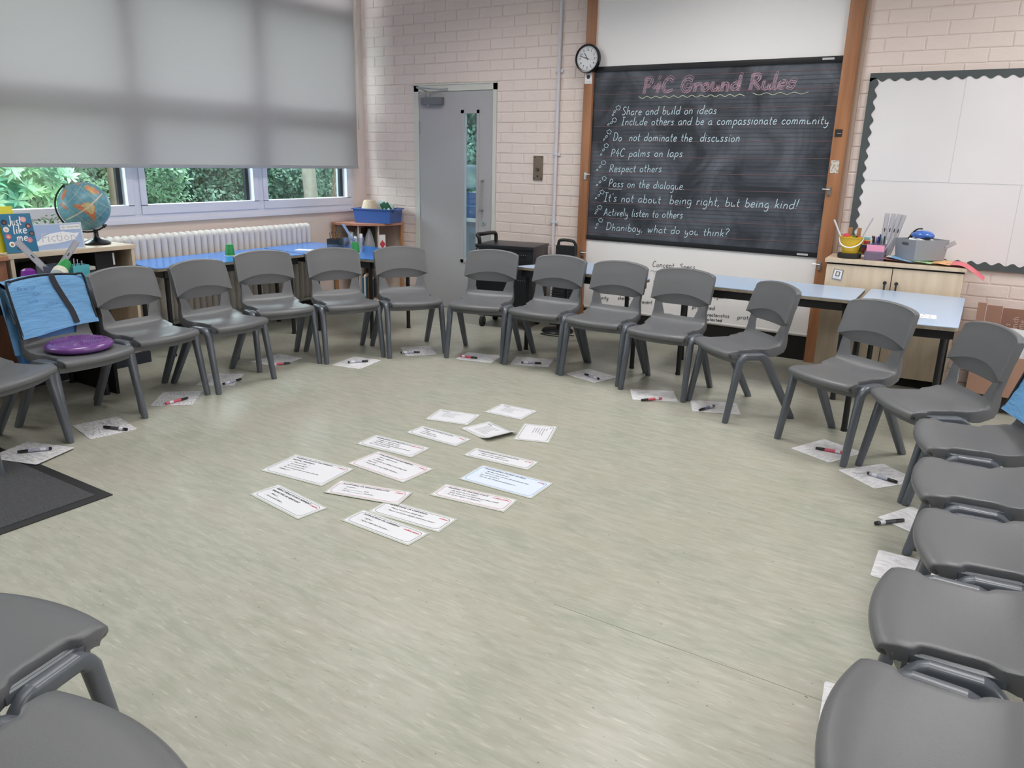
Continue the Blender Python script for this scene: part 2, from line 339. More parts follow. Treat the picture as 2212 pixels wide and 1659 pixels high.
# back wall: mortar bed + single bricks
DX0, DX1, DZ = -5.07, -4.115, 2.105
bm = bmesh.new(); yb = YB+.004
box(bm, (XL, yb, 0), (DX0, yb+.12, H)); box(bm, (DX1, yb, 0), (XR+.1, yb+.12, H)); box(bm, (DX0, yb, DZ), (DX1, yb+.12, H))
wall = build('wall_back', bm, BRICK); wall['kind'] = 'structure'
BW, BH = .25, .0883; z_off = .0
def brick_mesh(wd, seed):
    r = random.Random(seed); bm = bmesh.new(); g = .0035; e = .0065
    x0, x1, z0, z1 = g, wd-g, g, BH-g; d = -.0012
    j = lambda: r.uniform(-.0012, .0012)
    o_ = [(x0+j(), 0, z0+j()), (x1+j(), 0, z0+j()), (x1+j(), 0, z1+j()), (x0+j(), 0, z1+j())]
    i_ = [(x0+e, d+j()*.8, z0+e), (x1-e, d+j()*.8, z0+e), (x1-e, d+j()*.8, z1-e), (x0+e, d+j()*.8, z1-e)]
    o2 = [(x, .004, z) for x, y, z in o_]
    loft(bm, [o2, o_, i_]); bmesh.ops.recalc_face_normals(bm, faces=bm.faces[:])
    me = bpy.data.meshes.new('brick'); bm.to_mesh(me); bm.free(); me.materials.append(BRICK); return me
bmesh_full = [brick_mesh(BW, s) for s in range(5)]
cells = []
row = 0
while row*BH < H-.02:
    z = row*BH; x = XL-.08-(BW/2 if row % 2 else 0)
    while x < XR:
        x0, x1 = max(x, XL), min(x+BW, XR)
        segs = [(x0, x1)]
        if z+BH/2 < DZ:
            segs = [(a, b) for a, b in ((x0, min(x1, DX0)), (max(x0, DX1), x1)) if b-a > .03]
        for a, b in segs:
            if b-a > .03 and not (a > -3.10 and b < -1.15): cells.append((a, z, b-a))
        x += BW
    row += 1
def seen(a, z): return (a < -3.1 or (a > -1.15 and a < .35)) and z < 2.75
def hidden(a, z):  # behind door-side furniture or the display board
    return (a > -1.0 and a+BW < .3 and .82 < z < 2.0) or (z < .3 and a < -4) or (a > -1.05 and z < .6 and a < -.3)
single = [c for c in cells if seen(c[0], c[1]) and not hidden(c[0], c[1])]
single.sort(key=lambda c: (c[0]+.2)**2+(c[1]-1.45)**2*.5)
rest = [c for c in cells if c not in single[:300]]
for i, (a, z, wd) in enumerate(single[:300]):
    me = bmesh_full[i % 5] if abs(wd-BW) < 1e-4 else brick_mesh(wd, i)
    o = bpy.data.objects.new('brick', me); COL.objects.link(o); o.parent = wall; o.location = (a, YB, z)
bm = bmesh.new()
for i, (a, z, wd) in enumerate(rest):
    me = bmesh_full[i % 5]; n0 = len(bm.verts); bm.from_mesh(me); bm.verts.ensure_lookup_table(); k = wd/BW
    for v in bm.verts[n0:]: v.co = Vector((a+v.co.x*k, YB+v.co.y, z+v.co.z))
o = build('further_bricks', bm, BRICK, wall); o['kind'] = 'stuff'
# ------------------------------------------------------------------ window
win = thing('window_1', 'long white framed window behind the roller blind', 'window'); win['kind'] = 'structure'
fx0, fx1 = XL-.08, XL+.006
def wbox(n, y0, y1, z0, z1, x0=fx0, x1=fx1, m=WHITE, p=win, b=.004): return bx(n, (x0, y0, z0), (x1, y1, z1), m, p, bevel=b)
wbox('window_frame', WY0, WY1, WZ0, .975); wbox('window_frame', WY0, WY1, 3.07, WZ1); wbox('window_frame', WY1-.05, WY1, .975, 3.07); wbox('window_frame', WY0, WY0+.05, .975, 3.07)
wbox('window_sill', WY0-.02, WY1+.01, WZ0-.004, .935, XL-.02, XL+.03)
mull = [3.61-1.19*k for k in (3, 2, 1, 0)]+[4.80]
for y in mull: wbox('mullion', y-.03, y+.03, .975, 1.84); wbox('mullion', y-.06, y+.06, 1.84, 3.07)
wbox('transom', WY0, WY1, 1.79, 1.90, fx0, fx1-.01); wbox('transom', WY0, WY1, 2.70, 2.80, fx0, fx1-.01)
edges = [WY0+.05-.03]+mull+[WY1-.05+.03]
for a, b in zip(edges[:-1], edges[1:]):
    a += .03; b -= .03; s = .05
    bm = bmesh.new()
    box(bm, (fx0+.01, a, .975), (fx1+.012, b, .975+s+.02)); box(bm, (fx0+.01, a, 1.75), (fx1+.012, b, 1.80)); box(bm, (fx0+.01, a, 1.04), (fx1+.012, a+s, 1.76)); box(bm, (fx0+.01, b-s, 1.04), (fx1+.012, b, 1.76))
    sash = build('sash', bm, WHITE, win)
    bx('glazing_gasket', (fx0+.02, b-s-.045, 1.05), (fx0+.05, b-s-.012, 1.75), M('black_gasket', (22, 24, 34), .5), sash)
    bx('pane', (fx0+.028, a+s, 1.045), (fx0+.032, b-s, 1.75), GLASS, sash)
    bx('pane', (fx0+.028, a+.04, 1.90), (fx0+.032, b-.04, 2.70), GLASS, sash)
# blind
bl = thing('roller_blind', 'large grey roller blind lowered over most of the window', 'blind', (0, 0, 0))
bm = bmesh.new(); ny = 40; zs = [1.345, 1.7, 2.1, 2.5, 3.06]
vs = [[bm.verts.new((XL+.095+.0012*math.sin(i*1.3), .9+(5.965-.9)*i/ny, z+(.035 if z < 1.5 else 0)*0)) for i in range(ny+1)] for z in zs]
for a, b in zip(vs[:-1], vs[1:]):
    for i in range(ny): bm.faces.new((a[i], a[i+1], b[i+1], b[i]))
build('blind_fabric', bm, BLIND, bl, smooth=60)
bx('hem_bar', (XL+.089, .9, 1.325), (XL+.103, 5.97, 1.352), M('hem_grey', (168, 170, 174), .5), bl, bevel=.003)
bm = bmesh.new(); tube(bm, [(XL+.115, .88, 3.09), (XL+.115, 5.99, 3.09)], .03, 12); build('roller_tube', bm, WHITE, bl)
bm = bmesh.new(); tube(bm, [(XL+.07, 6.03, 3.05), (XL+.075, 6.03, 2.2), (XL+.07, 6.025, 1.7)], .0022, 5); tube(bm, [(XL+.085, 6.0, 3.05), (XL+.09, 6.0, 2.2), (XL+.07, 6.02, 1.7)], .0022, 5); build('pull_cord', bm, M('cord_grey', (170, 170, 170), .6), bl)
# radiator
rd = thing('column_radiator', 'long old white column radiator with chipped paint under the window', 'radiator', (0, 0, 0))
ry0, ry1, nsec = 2.95, 5.23, 38
secs = []
for k in range(nsec):
    y = ry0+(ry1-ry0)*(k+.5)/nsec; p = (ry1-ry0)/nsec
    if k == 0:
        bm = bmesh.new(); hw = p*.46
        prof = []
        for t in np.linspace(0, PI, 7): prof.append((XL+.13-.055*math.cos(t), .80+.035*math.sin(t)))
        rings = []
        for (ax, az, s) in ((0, 0, .35), (.5, 0, .9), (0, 0, 1)): pass
        outline = [(XL+.185, .16), (XL+.185, .80)]+[(XL+.13+.055*math.cos(t), .80+.035*math.sin(t)) for t in np.linspace(0, PI, 8)][1:-1]+[(XL+.075, .80), (XL+.075, .16)]+[(XL+.13-.055*math.cos(t), .16-.03*math.sin(t)) for t in np.linspace(0, PI, 8)][1:-1]
        cx, cz = XL+.13, .48
        def sh(f, yy): return [(cx+(x-cx)*f, yy, cz+(z-cz)*(1-(1-f)*.2)) for x, z in outline]
        loft(bm, [sh(.55, -hw), sh(.85, -hw*.75), sh(1, -hw*.2), sh(1, hw*.2), sh(.85, hw*.75), sh(.55, hw)])
        s0 = build('radiator_column', bm, RAD, rd, smooth=60); s0.location = (0, y, 0); sme = s0.data
    else:
        s0 = link('radiator_column', sme, RAD, rd); s0.location = (0, y, 0)
bm = bmesh.new(); tube(bm, [(XL+.13, ry0+.01, .78), (XL+.13, ry1-.01, .78)], .02, 8); tube(bm, [(XL+.13, ry0+.01, .18), (XL+.13, ry1-.01, .18)], .02, 8); tube(bm, [(XL+.13, ry1, .18), (XL+.13, ry1+.08, .18), (XL+.13, ry1+.08, 0)], .012, 8)
build('radiator_pipe', bm, RAD, rd)
bm = bmesh.new(); tube(bm, [(XL+.05, 2.4, .10), (XL+.05, 5.7, .10)], .018, 8); build('skirting_pipe', bm, FRAMEP, rd)
# skirting on left wall
bx('baseboard_left', (XL, YF, 0), (XL+.015, YB, .10), M('dark_skirting', (60, 56, 54), .6))['kind'] = 'structure'
# ------------------------------------------------------------------ door
dr = thing('door_1', 'grey painted door with a tall narrow glass panel', 'door'); dr['kind'] = 'structure'
bm = bmesh.new(); box(bm, (DX0, YB-.012, 0), (DX0+.055, YB+.10, DZ)); box(bm, (DX1-.035, YB-.012, 0), (DX1, YB+.10, DZ)); box(bm, (DX0, YB-.012, DZ-.055), (DX1, YB+.10, DZ))
build('door_frame', bm, FRAMEP, dr)
bx('frame_cap', (DX0-.03, YB-.018, DZ), (DX1+.005, YB+.01, DZ+.012), FRAMEP, dr)
lx0, lx1, lz = DX0+.06, DX1-.04, DZ-.06; gx0, gx1, gz0, gz1 = -4.475, -4.33, .50, 1.85
bm = bmesh.new(); ly0, ly1 = YB-.004, YB+.04
box(bm, (lx0, ly0, .008), (gx0, ly1, lz)); box(bm, (gx1, ly0, .008), (lx1, ly1, lz)); box(bm, (gx0, ly0, gz1), (gx1, ly1, lz)); box(bm, (gx0, ly0, .008), (gx1, ly1, gz0))
leaf = build('door_leaf', bm, DOORG, dr)
bm = bmesh.new()
for lo, hi in (((gx0-.035, ly0-.008, gz0-.03), (gx0, ly0+.004, gz1+.03)), ((gx1, ly0-.008, gz0-.03), (gx1+.025, ly0+.004, gz1+.03)), ((gx0-.035, ly0-.008, gz1), (gx1+.025, ly0+.004, gz1+.03)), ((gx0-.035, ly0-.008, gz0-.03), (gx1+.025, ly0+.004, gz0))): box(bm, lo, hi)
build('glazing_bead', bm, DOORG, leaf); bx('door_glass', (gx0, ly1-.006, gz0), (gx1, ly1-.001, gz1), DGLASS, leaf)
bm = bmesh.new(); hx = lx1-.10; tube(bm, spline([(hx, ly0+.0, 1.255), (hx, ly0-.045, 1.25), (hx, ly0-.055, 1.235), (hx, ly0-.055, 1.0), (hx, ly0-.045, .985), (hx, ly0, .98)], 5), .010, 10)
build('pull_handle', bm, STEEL, dr)
bm = bmesh.new(); lathe(bm, [(.0, 0), (.026, 0), (.026, .006), (0, .006)], 20); bmesh.ops.rotate(bm, verts=bm.verts, matrix=Matrix.Rotation(PI/2, 3, 'X')); box(bm, (-.004, -.008, -.012), (.004, -.005, .008))
o = build('keyhole_plate', bm, STEEL, dr); o.location = (hx+.01, ly0-.0, .865)
o = bx('keyhole', (-.003, -.010, -.012), (.003, -.0075, .006), DARK, dr); o.location = (hx+.01, ly0, .865)
cl = bx('door_closer', (lx0+.05, ly0-.045, lz-.115), (lx0+.30, ly0, lz-.05), M('closer_grey', (118, 120, 128), .4, metal=.3), dr, bevel=.004)
bm = bmesh.new(); ax, ay, az = lx0+.13, ly0-.045, lz-.03; tube(bm, [(ax, ly0-.03, lz-.125), (ax, ly0-.03, lz-.10)], .011, 10); tube(bm, [(ax, ly0-.03, lz-.05), (ax, ly0-.03, lz+.0)], .009, 8); tube(bm, [(ax, ly0-.03, lz+.0), (ax-.07, ly0-.12, lz+.035)], .008, 8); tube(bm, [(ax-.07, ly0-.12, lz+.035), (ax+.17, ly0-.012, lz+.02)], .007, 8); box(bm, (ax+.15, ly0-.02, lz+.01), (ax+.22, ly0-.006, lz+.03))
build('closer_arm', bm, STEEL, dr)
for z in (1.72, .95, .25): bx('hinge', (lx0-.012, ly0-.007, z-.06), (lx0+.006, ly0+.003, z+.06), STEEL, dr)
# ------------------------------------------------------------------ pipe on the wall, plate
pt = thing('wall_conduit', 'white conduit pipe running up the brick wall beside the left post', 'pipe', (-3.475, YB-.02, 0))
bm = bmesh.new(); tube(bm, [(0, 0, .0), (0, 0, H)], .0145, 12); build('pipe', bm, M('white_conduit', (214, 212, 220), .35), pt)
for z in (2.18, 1.50, .92):
    bm = bmesh.new(); box(bm, (-.038, -.008+.02-.008, z-.012), (.038, .02-.004, z+.012)); tube(bm, [(0, 0, z-.008), (0, 0, z+.008)], .0185, 12); build('saddle_clip', bm, MATS['white_conduit'], pt)
cp = thing('control_plate', 'brown metal control plate screwed to the brick wall right of the door', 'wall plate', (-3.66, YB-.006, 1.38))
bm = bmesh.new(); box(bm, (-.048, -.006, -.105), (.048, .004, .105)); build('plate', bm, M('brown_metal_plate', (128, 112, 98), .45, metal=.3), cp, bevel=.003)
bm = bmesh.new(); lathe(bm, [(0, 0), (.016, 0), (.013, .014), (0, .014)], 16); bmesh.ops.rotate(bm, verts=bm.verts, matrix=Matrix.Rotation(PI/2, 3, 'X')); o = build('dial', bm, M('dial_dark', (84, 72, 64), .4), cp, smooth=40); o.location = (0, -.006, -.01)
bm = bmesh.new(); lathe(bm, [(0, 0), (.008, 0), (.008, .003), (0, .003)], 12); bmesh.ops.rotate(bm, verts=bm.verts, matrix=Matrix.Rotation(PI/2, 3, 'X')); o = build('keyhole', bm, DARK, cp); o.location = (0, -.0055, -.07)
for sx in (-1, 1):
    for sz in (-1, 1):
        bm = bmesh.new(); lathe(bm, [(0, 0), (.005, 0), (.004, .002), (0, .002)], 10); bmesh.ops.rotate(bm, verts=bm.verts, matrix=Matrix.Rotation(PI/2, 3, 'X')); o = build('screw', bm, DARK, cp); o.location = (sx*.034, -.006, sz*.09)
# ------------------------------------------------------------------ roller board between wooden posts
YP = 6.11
rb = thing('roller_board', 'tall roller board with a chalked blackboard between two orange wooden posts', 'blackboard', (0, 0, 0))
for nm, x0, x1 in (('wooden_post', -3.205, -3.125), ('wooden_post', -1.19, -1.095)):
    bm = bmesh.new(); box(bm, (x0, YP-.01, 0), (x1, YB, 3.1)); p = build(nm, bm, WOOD, rb, bevel=.003)
    for z in ((1.33, .67) if x0 < -2 else (1.28, .74)):
        bm = bmesh.new(); xm = x1-.02 if x0 < -2 else x0+.025; box(bm, (xm-.012, YP-.022, z-.03), (xm+.012, YP-.008, z+.03)); s = 1 if x0 < -2 else -1
        tube(bm, [(xm-s*.005, YP-.03, z+.012), (xm+s*.045, YP-.03, z+.012)], .004, 6); tube(bm, [(xm, YP-.008, z-.012), (xm, YP-.03, z-.012)], .007, 8); build('clamp_bracket', bm, STEEL, p)
bx('post_back_strip', (-1.095, YP+.02, 0), (-1.065, YB, 3.1), M('grey_brown_strip', (168, 146, 130), .5), rb)
# white band above, blackboard, white band below
def sheet(n, z0, z1, m, y=YP+.02): return bx(n, (-3.125, y, z0), (-1.19, y+.012, z1), m, rb)
sheet('upper_white_panel', 2.19, 3.05, WBOARD)
bb = sheet('blackboard_panel', .80, 2.19, BOARD)
lw = sheet('lower_white_panel', .215, .80, WBOARD)
bm = bmesh.new(); n = 8
bm.free()
for z0, z1, y in ((2.155, 2.195, YP+.008), (.795, .832, YP+.008)): bx('black_rail', (-3.122, y, z0), (-1.193, y+.014, z1), BLACKP, bb, bevel=.003)
for x, z in ((-1.29, 2.178), (-1.30, .812)): bx('rail_label', (x-.04, YP+.0065, z-.007), (x+.04, YP+.0085, z+.007), M('rail_label_white', (200, 200, 205), .5), bb)
bm = bmesh.new(); tube(bm, [(-3.12, YP+.04, .205), (-1.195, YP+.04, .205)], .022, 12); build('lower_roller', bm, WBOARD, rb, smooth=50)
bx('black_base_box', (-3.12, YP+.03, 0), (-1.195, YB, .2), DARK, rb)
un = (0, -1, 0); Yc = YP+.0185
V, F = [], []; V2, F2 = [], []
ex = np.array((1., 0, 0)); ez = np.array((0, 0, 1.)); en = np.array(un, float)
for k in range(11):
    z0 = 2.103-.1245*k; z1 = 2.108-.1205*k
    if z1 < .84: continue
    ribbon(V, F, [(-3.11, z0), (-1.2, z1)], .004, np.array((0, Yc, 0)), ex, ez, en, .0008)
    for q in (1, 2, 3):
        za = z0-.1245*q/4; zb = z1-.1205*q/4
        if za > .84: ribbon(V2, F2, [(-3.11, za), (-1.2, zb)], .0022, np.array((0, Yc, 0)), ex, ez, en, .0008)
pyd('pink_ruled_lines', V, F, LINEP, bb); pyd('grey_ruled_lines', V2, F2, LINEG, bb)
V, F = hand('P4C Ground Rules', (-2.685, Yc, 1.985), (-1.49, Yc, 1.992), .098, .0030, un, outline=True, slant=.1)
V, F = hand('P4C Ground Rules', (-2.677, Yc, 1.990), (-1.482, Yc, 1.997), .102, .0022, un, outline=True, slant=.1, seed=5, V=V, F=F)
pyd('chalk_heading', V, F, CHALKP, bb)
V, F = [], []
ribbon(V, F, spline([(x, 1.951+.007*math.sin(i*PI/1.0+PI/2)) for i, x in enumerate(np.linspace(-2.719, -1.86, 24))], 5), .005, np.array((0, Yc, 0)), ex, ez, en, .0015)
ribbon(V, F, spline([(x, 1.956+.007*math.sin(i*PI+PI/2)) for i, x in enumerate(np.linspace(-1.80, -1.40, 9))], 5), .004, np.array((0, Yc, 0)), ex, ez, en, .0015)
pyd('chalk_wavy_underline', V, F, CHALKY, bb)
LN = [('Share and build on ideas', -2.857, 1.818, -2.058, 1.821), ('Include others and be a compassionate community', -2.858, 1.74, -1.231, 1.742), ('Do  not dominate the  discussion', -2.926, 1.616, -1.859, 1.618),
('P4C palms on laps', -2.937, 1.491, -2.303, 1.499), ('Respect others', -2.942, 1.367, -2.47, 1.377), ('Pass on the dialogue.', -2.941, 1.245, -2.264, 1.248), ("It's not about  being right, but being kind!", -2.979, 1.125, -1.37, 1.141),
('Actively listen to others', -2.972, 1.006, -2.261, 1.021), ('Dhaniboy, what do you think?', -2.945, .885, -1.872, .901)]
for i, (t, x0, z0, x1, z1) in enumerate(LN):
    words('chalk_writing', t, (x0, Yc, z0), (x1, Yc, z1), .062 if i not in (6,) else .068, .0052, CHALK, bb, i+3)
    V, F = [], []
    if i == 5: ribbon(V, F, [(x0, z0-.018), (x0+.125, z0-.016)], .004, np.array((0, Yc, 0)), ex, ez, en, .0015)
    pyd('chalk_underline', V, F, CHALK, bb) if V else None
BB = [(-2.892,1.875),(-2.922,1.846),(-2.936,1.822),(-2.92,1.78),(-2.945,1.759),(-2.972,1.746),(-2.962,1.687),(-2.985,1.649),(-3.006,1.626),(-2.981,1.577),(-3.005,1.543),(-3.025,1.505),(-2.998,1.44),(-3.029,1.407),(-3.054,1.38),(-2.984,1.312),(-3.022,1.282),(-3.049,1.255),(-2.997,1.199),(-3.026,1.172),(-3.053,1.146),(-3.013,1.072),(-3.037,1.044),(-3.049,1.02),(-2.996,.964),(-3.027,.927),(-3.039,.897)]
for k in range(9):
    V, F = [], []
    for j in range(3):
        cx, cz = BB[3*k+j]; big = j == 0; R_ = random.Random(k*3+j)
        if big: pts = [(cx+(.019+.0035*math.sin(5*t))*math.cos(t), cz+(.016+.003*math.sin(5*t+1))*math.sin(t)) for t in np.linspace(0, 2*PI, 26)]
        else:
            a = .7; rx, rz = (.0115, .007) if j == 1 else (.009, .005)
            pts = [(cx+rx*math.cos(t)*math.cos(a)-rz*math.sin(t)*math.sin(a), cz+rx*math.cos(t)*math.sin(a)+rz*math.sin(t)*math.cos(a)) for t in np.linspace(0, 2*PI, 14)]
        ribbon(V, F, pts, .0036, np.array((0, Yc, 0)), ex, ez, en, .0015)
    pyd('chalk_thought_bubbles', V, F, CHALK, bb)
WT = [('Concept', -2.495, .612, -2.30, .617, .045), ('Specs', -2.255, .617, -2.12, .622, .042), ('security', -3.02, .283, -2.88, .287, .034), ('shelter', -2.792, .300, -2.67, .305, .034), ('secure', -2.80, .228, -2.70, .232, .032), ('prevent', -2.60, .292, -2.47, .296, .034),
('safeguard', -2.01, .405, -1.818, .415, .034), ('Keep', -1.739, .42, -1.645, .425, .036), ('protected', -2.12, .30, -1.928, .312, .034), ('characteristics', -2.04, .252, -1.803, .263, .03), ('protect', -1.74, .262, -1.58, .272, .036), ('protected', -2.02, .216, -1.86, .222, .025)]
for i, (t, x0, z0, x1, z1, s) in enumerate(WT):
    V, F = hand(t, (x0, Yc, z0), (x1, Yc, z1), s, .0038, un, seed=i+40); pyd('marker_writing', V, F, INKB, lw)
V, F = [], []
ribbon(V, F, spline([(-2.51, .572), (-2.49, .580), (-2.47, .572), (-2.45, .580), (-2.43, .573)], 4), .003, np.array((0, Yc, 0)), ex, ez, en, .0015); ribbon(V, F, [(-2.47, .565), (-2.40, .36)], .002, np.array((0, Yc, 0)), ex, ez, en, .0015); ribbon(V, F, spline([(-2.13, .36), (-2.165, .30), (-2.18, .24)], 4), .002, np.array((0, Yc, 0)), ex, ez, en, .0015); ribbon(V, F, spline([(-2.38, .225), (-2.33, .235), (-2.26, .225)], 4), .002, np.array((0, Yc, 0)), ex, ez, en, .0015)
pyd('marker_lines', V, F, INKG, lw)
# stickers on the posts
st = tag(bx('post_sticker', (-1.178, YP-.0125, 1.405), (-1.122, YP-.0105, 1.495), M('old_paper_sticker', (214, 206, 194), .7, rgb2=(170, 160, 148), vscale=60, contrast=(.5, .56))), 'torn white paper sticker on the right wooden post', 'sticker')
st2 = tag(bx('dark_label', (-1.178, YP-.0135, 1.655), (-1.130, YP-.0105, 1.705), M('dark_label', (44, 42, 42), .5)), 'small dark plastic label on the right wooden post above the torn sticker', 'sticker')
bx('label_line', (-1.162, YP-.0142, 1.676), (-1.135, YP-.0134, 1.679), SILVER, st2)
# clock
ck = thing('wall_clock', 'round black rimmed clock hung at the top of the left post', 'clock', (-3.165, YP-.012, 2.255))
def faceY(bm): bmesh.ops.rotate(bm, verts=bm.verts, matrix=Matrix.Rotation(PI/2, 3, 'X'))
bm = bmesh.new(); lathe(bm, [(0, 0), (.108, 0), (.113, .015), (.112, .035), (.105, .044), (.098, .042), (.094, .030), (0, .030)], 48); faceY(bm); build('clock_case', bm, M('clock_black', (24, 24, 27), .25), ck, smooth=35)
bm = bmesh.new(); lathe(bm, [(0, .0302), (.095, .0302), (.095, .031), (0, .031)], 40); faceY(bm); build('clock_face', bm, M('clock_face', (226, 227, 232), .5), ck)
V, F = [], []
for k in range(60):
    a = k*PI/30; r0, r1 = (.083, .091) if k % 5 else (.081, .091); ribbon(V, F, [(r0*math.sin(a), r0*math.cos(a)), (r1*math.sin(a), r1*math.cos(a))], .0028 if k % 5 == 0 else .0014, np.zeros(3), ex, ez, en, .0318)
pyd('minute_marks', V, F, INKB, ck)
for k in range(1, 13):
    a = k*PI/6; printed('numeral', str(k), .026, INKB, ck, (.067*math.sin(a), -.0318, .067*math.cos(a)-.009), (PI/2, 0, 0), 'CENTER', bold=.0004)
for n_, a, ln, wd in (('hour_hand', math.radians(327), .052, .0055), ('minute_hand', math.radians(288), .076, .0045)):
    V, F = [], []; ribbon(V, F, [(-.014*math.sin(a), -.014*math.cos(a)), (ln*math.sin(a), ln*math.cos(a))], wd, np.zeros(3), ex, ez, en, .034); pyd(n_, V, F, INKB, ck)
V, F = [], []; a = math.radians(98); ribbon(V, F, [(-.03*math.sin(a), -.03*math.cos(a)), (.066*math.sin(a), .066*math.cos(a))], .0012, np.zeros(3), ex, ez, en, .035); pyd('second_hand', V, F, INKR, ck)
sw = tag(bx('post_notice', (-3.198, YP-.0125, 2.065), (-3.13, YP-.0105, 2.15), PAPER), 'small white printed notice on the left post just under the clock', 'sign')
bm = bmesh.new(); lathe(bm, [(.010, 0), (.016, 0), (.016, .001), (.010, .001)], 16); faceY(bm); o = build('ring_symbol', bm, INKB, sw); o.location = (-3.164, YP-.0127, 2.117)
printed('printed_text', 'new switch', .011, INKB, sw, (-3.164, YP-.0130, 2.077), (PI/2, 0, 0), 'CENTER')
# ------------------------------------------------------------------ display board
db = thing('display_board', 'white backed display board with a dark grey scalloped border', 'display board', (0, 0, 0))
px0, px1, pz0, pz1 = -1.005, 1.6, .80, 2.075; YD = 6.15
bx('board_backing', (px0+.01, YD, pz0+.01), (px1-.01, YB-.005, pz1-.01), M('white_backing_paper', (232, 228, 230), .6, var=.03, vscale=1.3, bump=.15, bscale=2.5), db)
for x, z0, z1 in ((-.42, 1.36, pz1-.03), (.0, pz0+.03, 1.36), (.55, 1.36, pz1-.03)): bx('paper_join', (x, YD-.001, z0), (x+.004, YD, z1), M('paper_join', (206, 205, 210), .6), db)
bx('paper_join', (px0+.03, YD-.0012, 1.362), (px1, YD, 1.366), MATS['paper_join'], db)
BORD = M('dark_grey_border_roll', (78, 84, 86), .7, stretch=(1, 1, 1), bump=.05, bscale=200)
def scallop(name, a, b, inward, wd=.046, amp=.010, pitch=.0805):
    a = np.array(a); b = np.array(b); L_ = np.linalg.norm(b-a); d = (b-a)/L_; n = int(L_/pitch*8); V, F = [], []
    for i in range(n+1):
        t = L_*i/n; s = wd+amp*math.cos(2*PI*t/pitch); p = a+d*t; q = p+np.array(inward)*s
        V += [(p[0], YD-.004, p[1]), (q[0], YD-.004, q[1]), (p[0], YD-.0015, p[1]), (q[0], YD-.0015, q[1])]
        if i: k = 4*(i-1); F += [(k, k+1, k+5, k+4), (k+1, k+3, k+7, k+5), (k, k+4, k+6, k+2)]
    pyd(name, V, F, BORD, db)
scallop('scalloped_border', (px0, pz1), (px1, pz1), (0, -1)); scallop('scalloped_border', (px0, pz0), (px1, pz0), (0, 1))
scallop('scalloped_border', (px0, pz0), (px0, pz1-.03), (1, 0), wd=.05)
# ================================================================== CHAIRS
def prof_y(z): return .375+(z-.571)*.30
def shell_mesh():
    #   y,   z,   hw,  flange depth
    rows = [(.012,.378,.190,.012),(-.004,.384,.193,.022),(-.012,.394,.195,.032),(-.011,.406,.197,.036),(-.004,.415,.199,.038),(.010,.420,.200,.040),(.030,.423,.199,.038),(.055,.423,.198,.038),(.064,.4225,.193,.036),
        (.074,.422,.180,.030),(.083,.4215,.173,.026),(.10,.421,.171,.026),(.14,.418,.171,.026),(.18,.416,.171,.026),(.208,.415,.171,.028),(.218,.415,.177,.032),(.228,.4155,.188,.040),(.240,.416,.195,.040),(.262,.418,.197,.050),
        (.285,.422,.198,.054),(.308,.430,.197,.054),(.327,.442,.195,.050),(.341,.458,.192,.045),(.350,.475,.189,.040),(.358,.495,.186,.037),(.3655,.52,.184,.032),(.373,.545,.184,.031),(.379,.565,.184,.030),(.393,.62,.184,.028),(.411,.68,.184,.026),(.427,.735,.182,.02)]
    hole = range(23, 26)          # face rows between z .475 and .545
    R = len(rows); cols = []
    ci = 8; co = 4
    V = []; grid = []
    for r, (y, z, hw, fd) in enumerate(rows):
        y0, z0 = rows[max(r-1, 0)][:2]; y1, z1 = rows[min(r+1, R-1)][:2]
        t = Vector((0, y1-y0, z1-z0)).normalized(); nrm = Vector((0, -t.z, t.y))     # points up / forward
        zf = min(max((z-.475)/(.545-.475), 0), 1); xh = .106+.026*zf
        xs = [xh*(2*i/ci-1) for i in range(ci+1)]
        outer = [xh+(hw-.006-xh)*(k+1)/co for k in range(co)]
        xs = [-x for x in outer[::-1]]+xs+outer
        line = []
        def pt(x, down=0.):
            s = x/.2; yy, zz = y, z
            front = max(0, min(1, (.12-y)/.12)) if r < 13 else 0
            yy += -.030*(1-s*s)*front*(1 if r > 0 else .6)
            if z > .44: yy -= .022*s*s*min(1, (z-.44)/.08)
            elif r >= 9: zz += .012*s*s*min(1, (y-.06)/.12)
            if r < 12 and r > 3: zz -= .004*(1-s*s)*0
            return Vector((x, yy, zz))-nrm*down
        fl_ = [(hw-.0015, .0018), (hw, .006), (hw, fd*.6+.004), (hw-.002, fd+.004)]
        line += [pt(-x, d) for x, d in fl_[::-1]]; line += [pt(x) for x in xs]; line += [pt(x, d) for x, d in fl_]
        grid.append(line)
    bm = bmesh.new(); vs = [[bm.verts.new(p) for p in ln] for ln in grid]; nc = len(vs[0]); c0 = 4+co; c1 = c0+ci
    for r in range(R-1):
        for c in range(nc-1):
            if r in hole and c0 <= c < c1: continue
            bm.faces.new((vs[r][c], vs[r][c+1], vs[r+1][c+1], vs[r+1][c]))
    me = bpy.data.meshes.new('seat'); bm.to_mesh(me); bm.free()
    o = bpy.data.objects.new('seat', me); COL.objects.link(o)
    md = o.modifiers.new('s', 'SOLIDIFY'); md.thickness = .006; md.offset = -1; md.use_even_offset = False
    dg = bpy.context.evaluated_depsgraph_get(); me2 = bpy.data.meshes.new_from_object(o.evaluated_get(dg)); bpy.data.objects.remove(o)
    me2.name = 'seat'; me2.polygons.foreach_set('use_smooth', [True]*len(me2.polygons)); me2.set_sharp_from_angle(angle=math.radians(52)); me2.materials.append(CHAIR)
    return me2
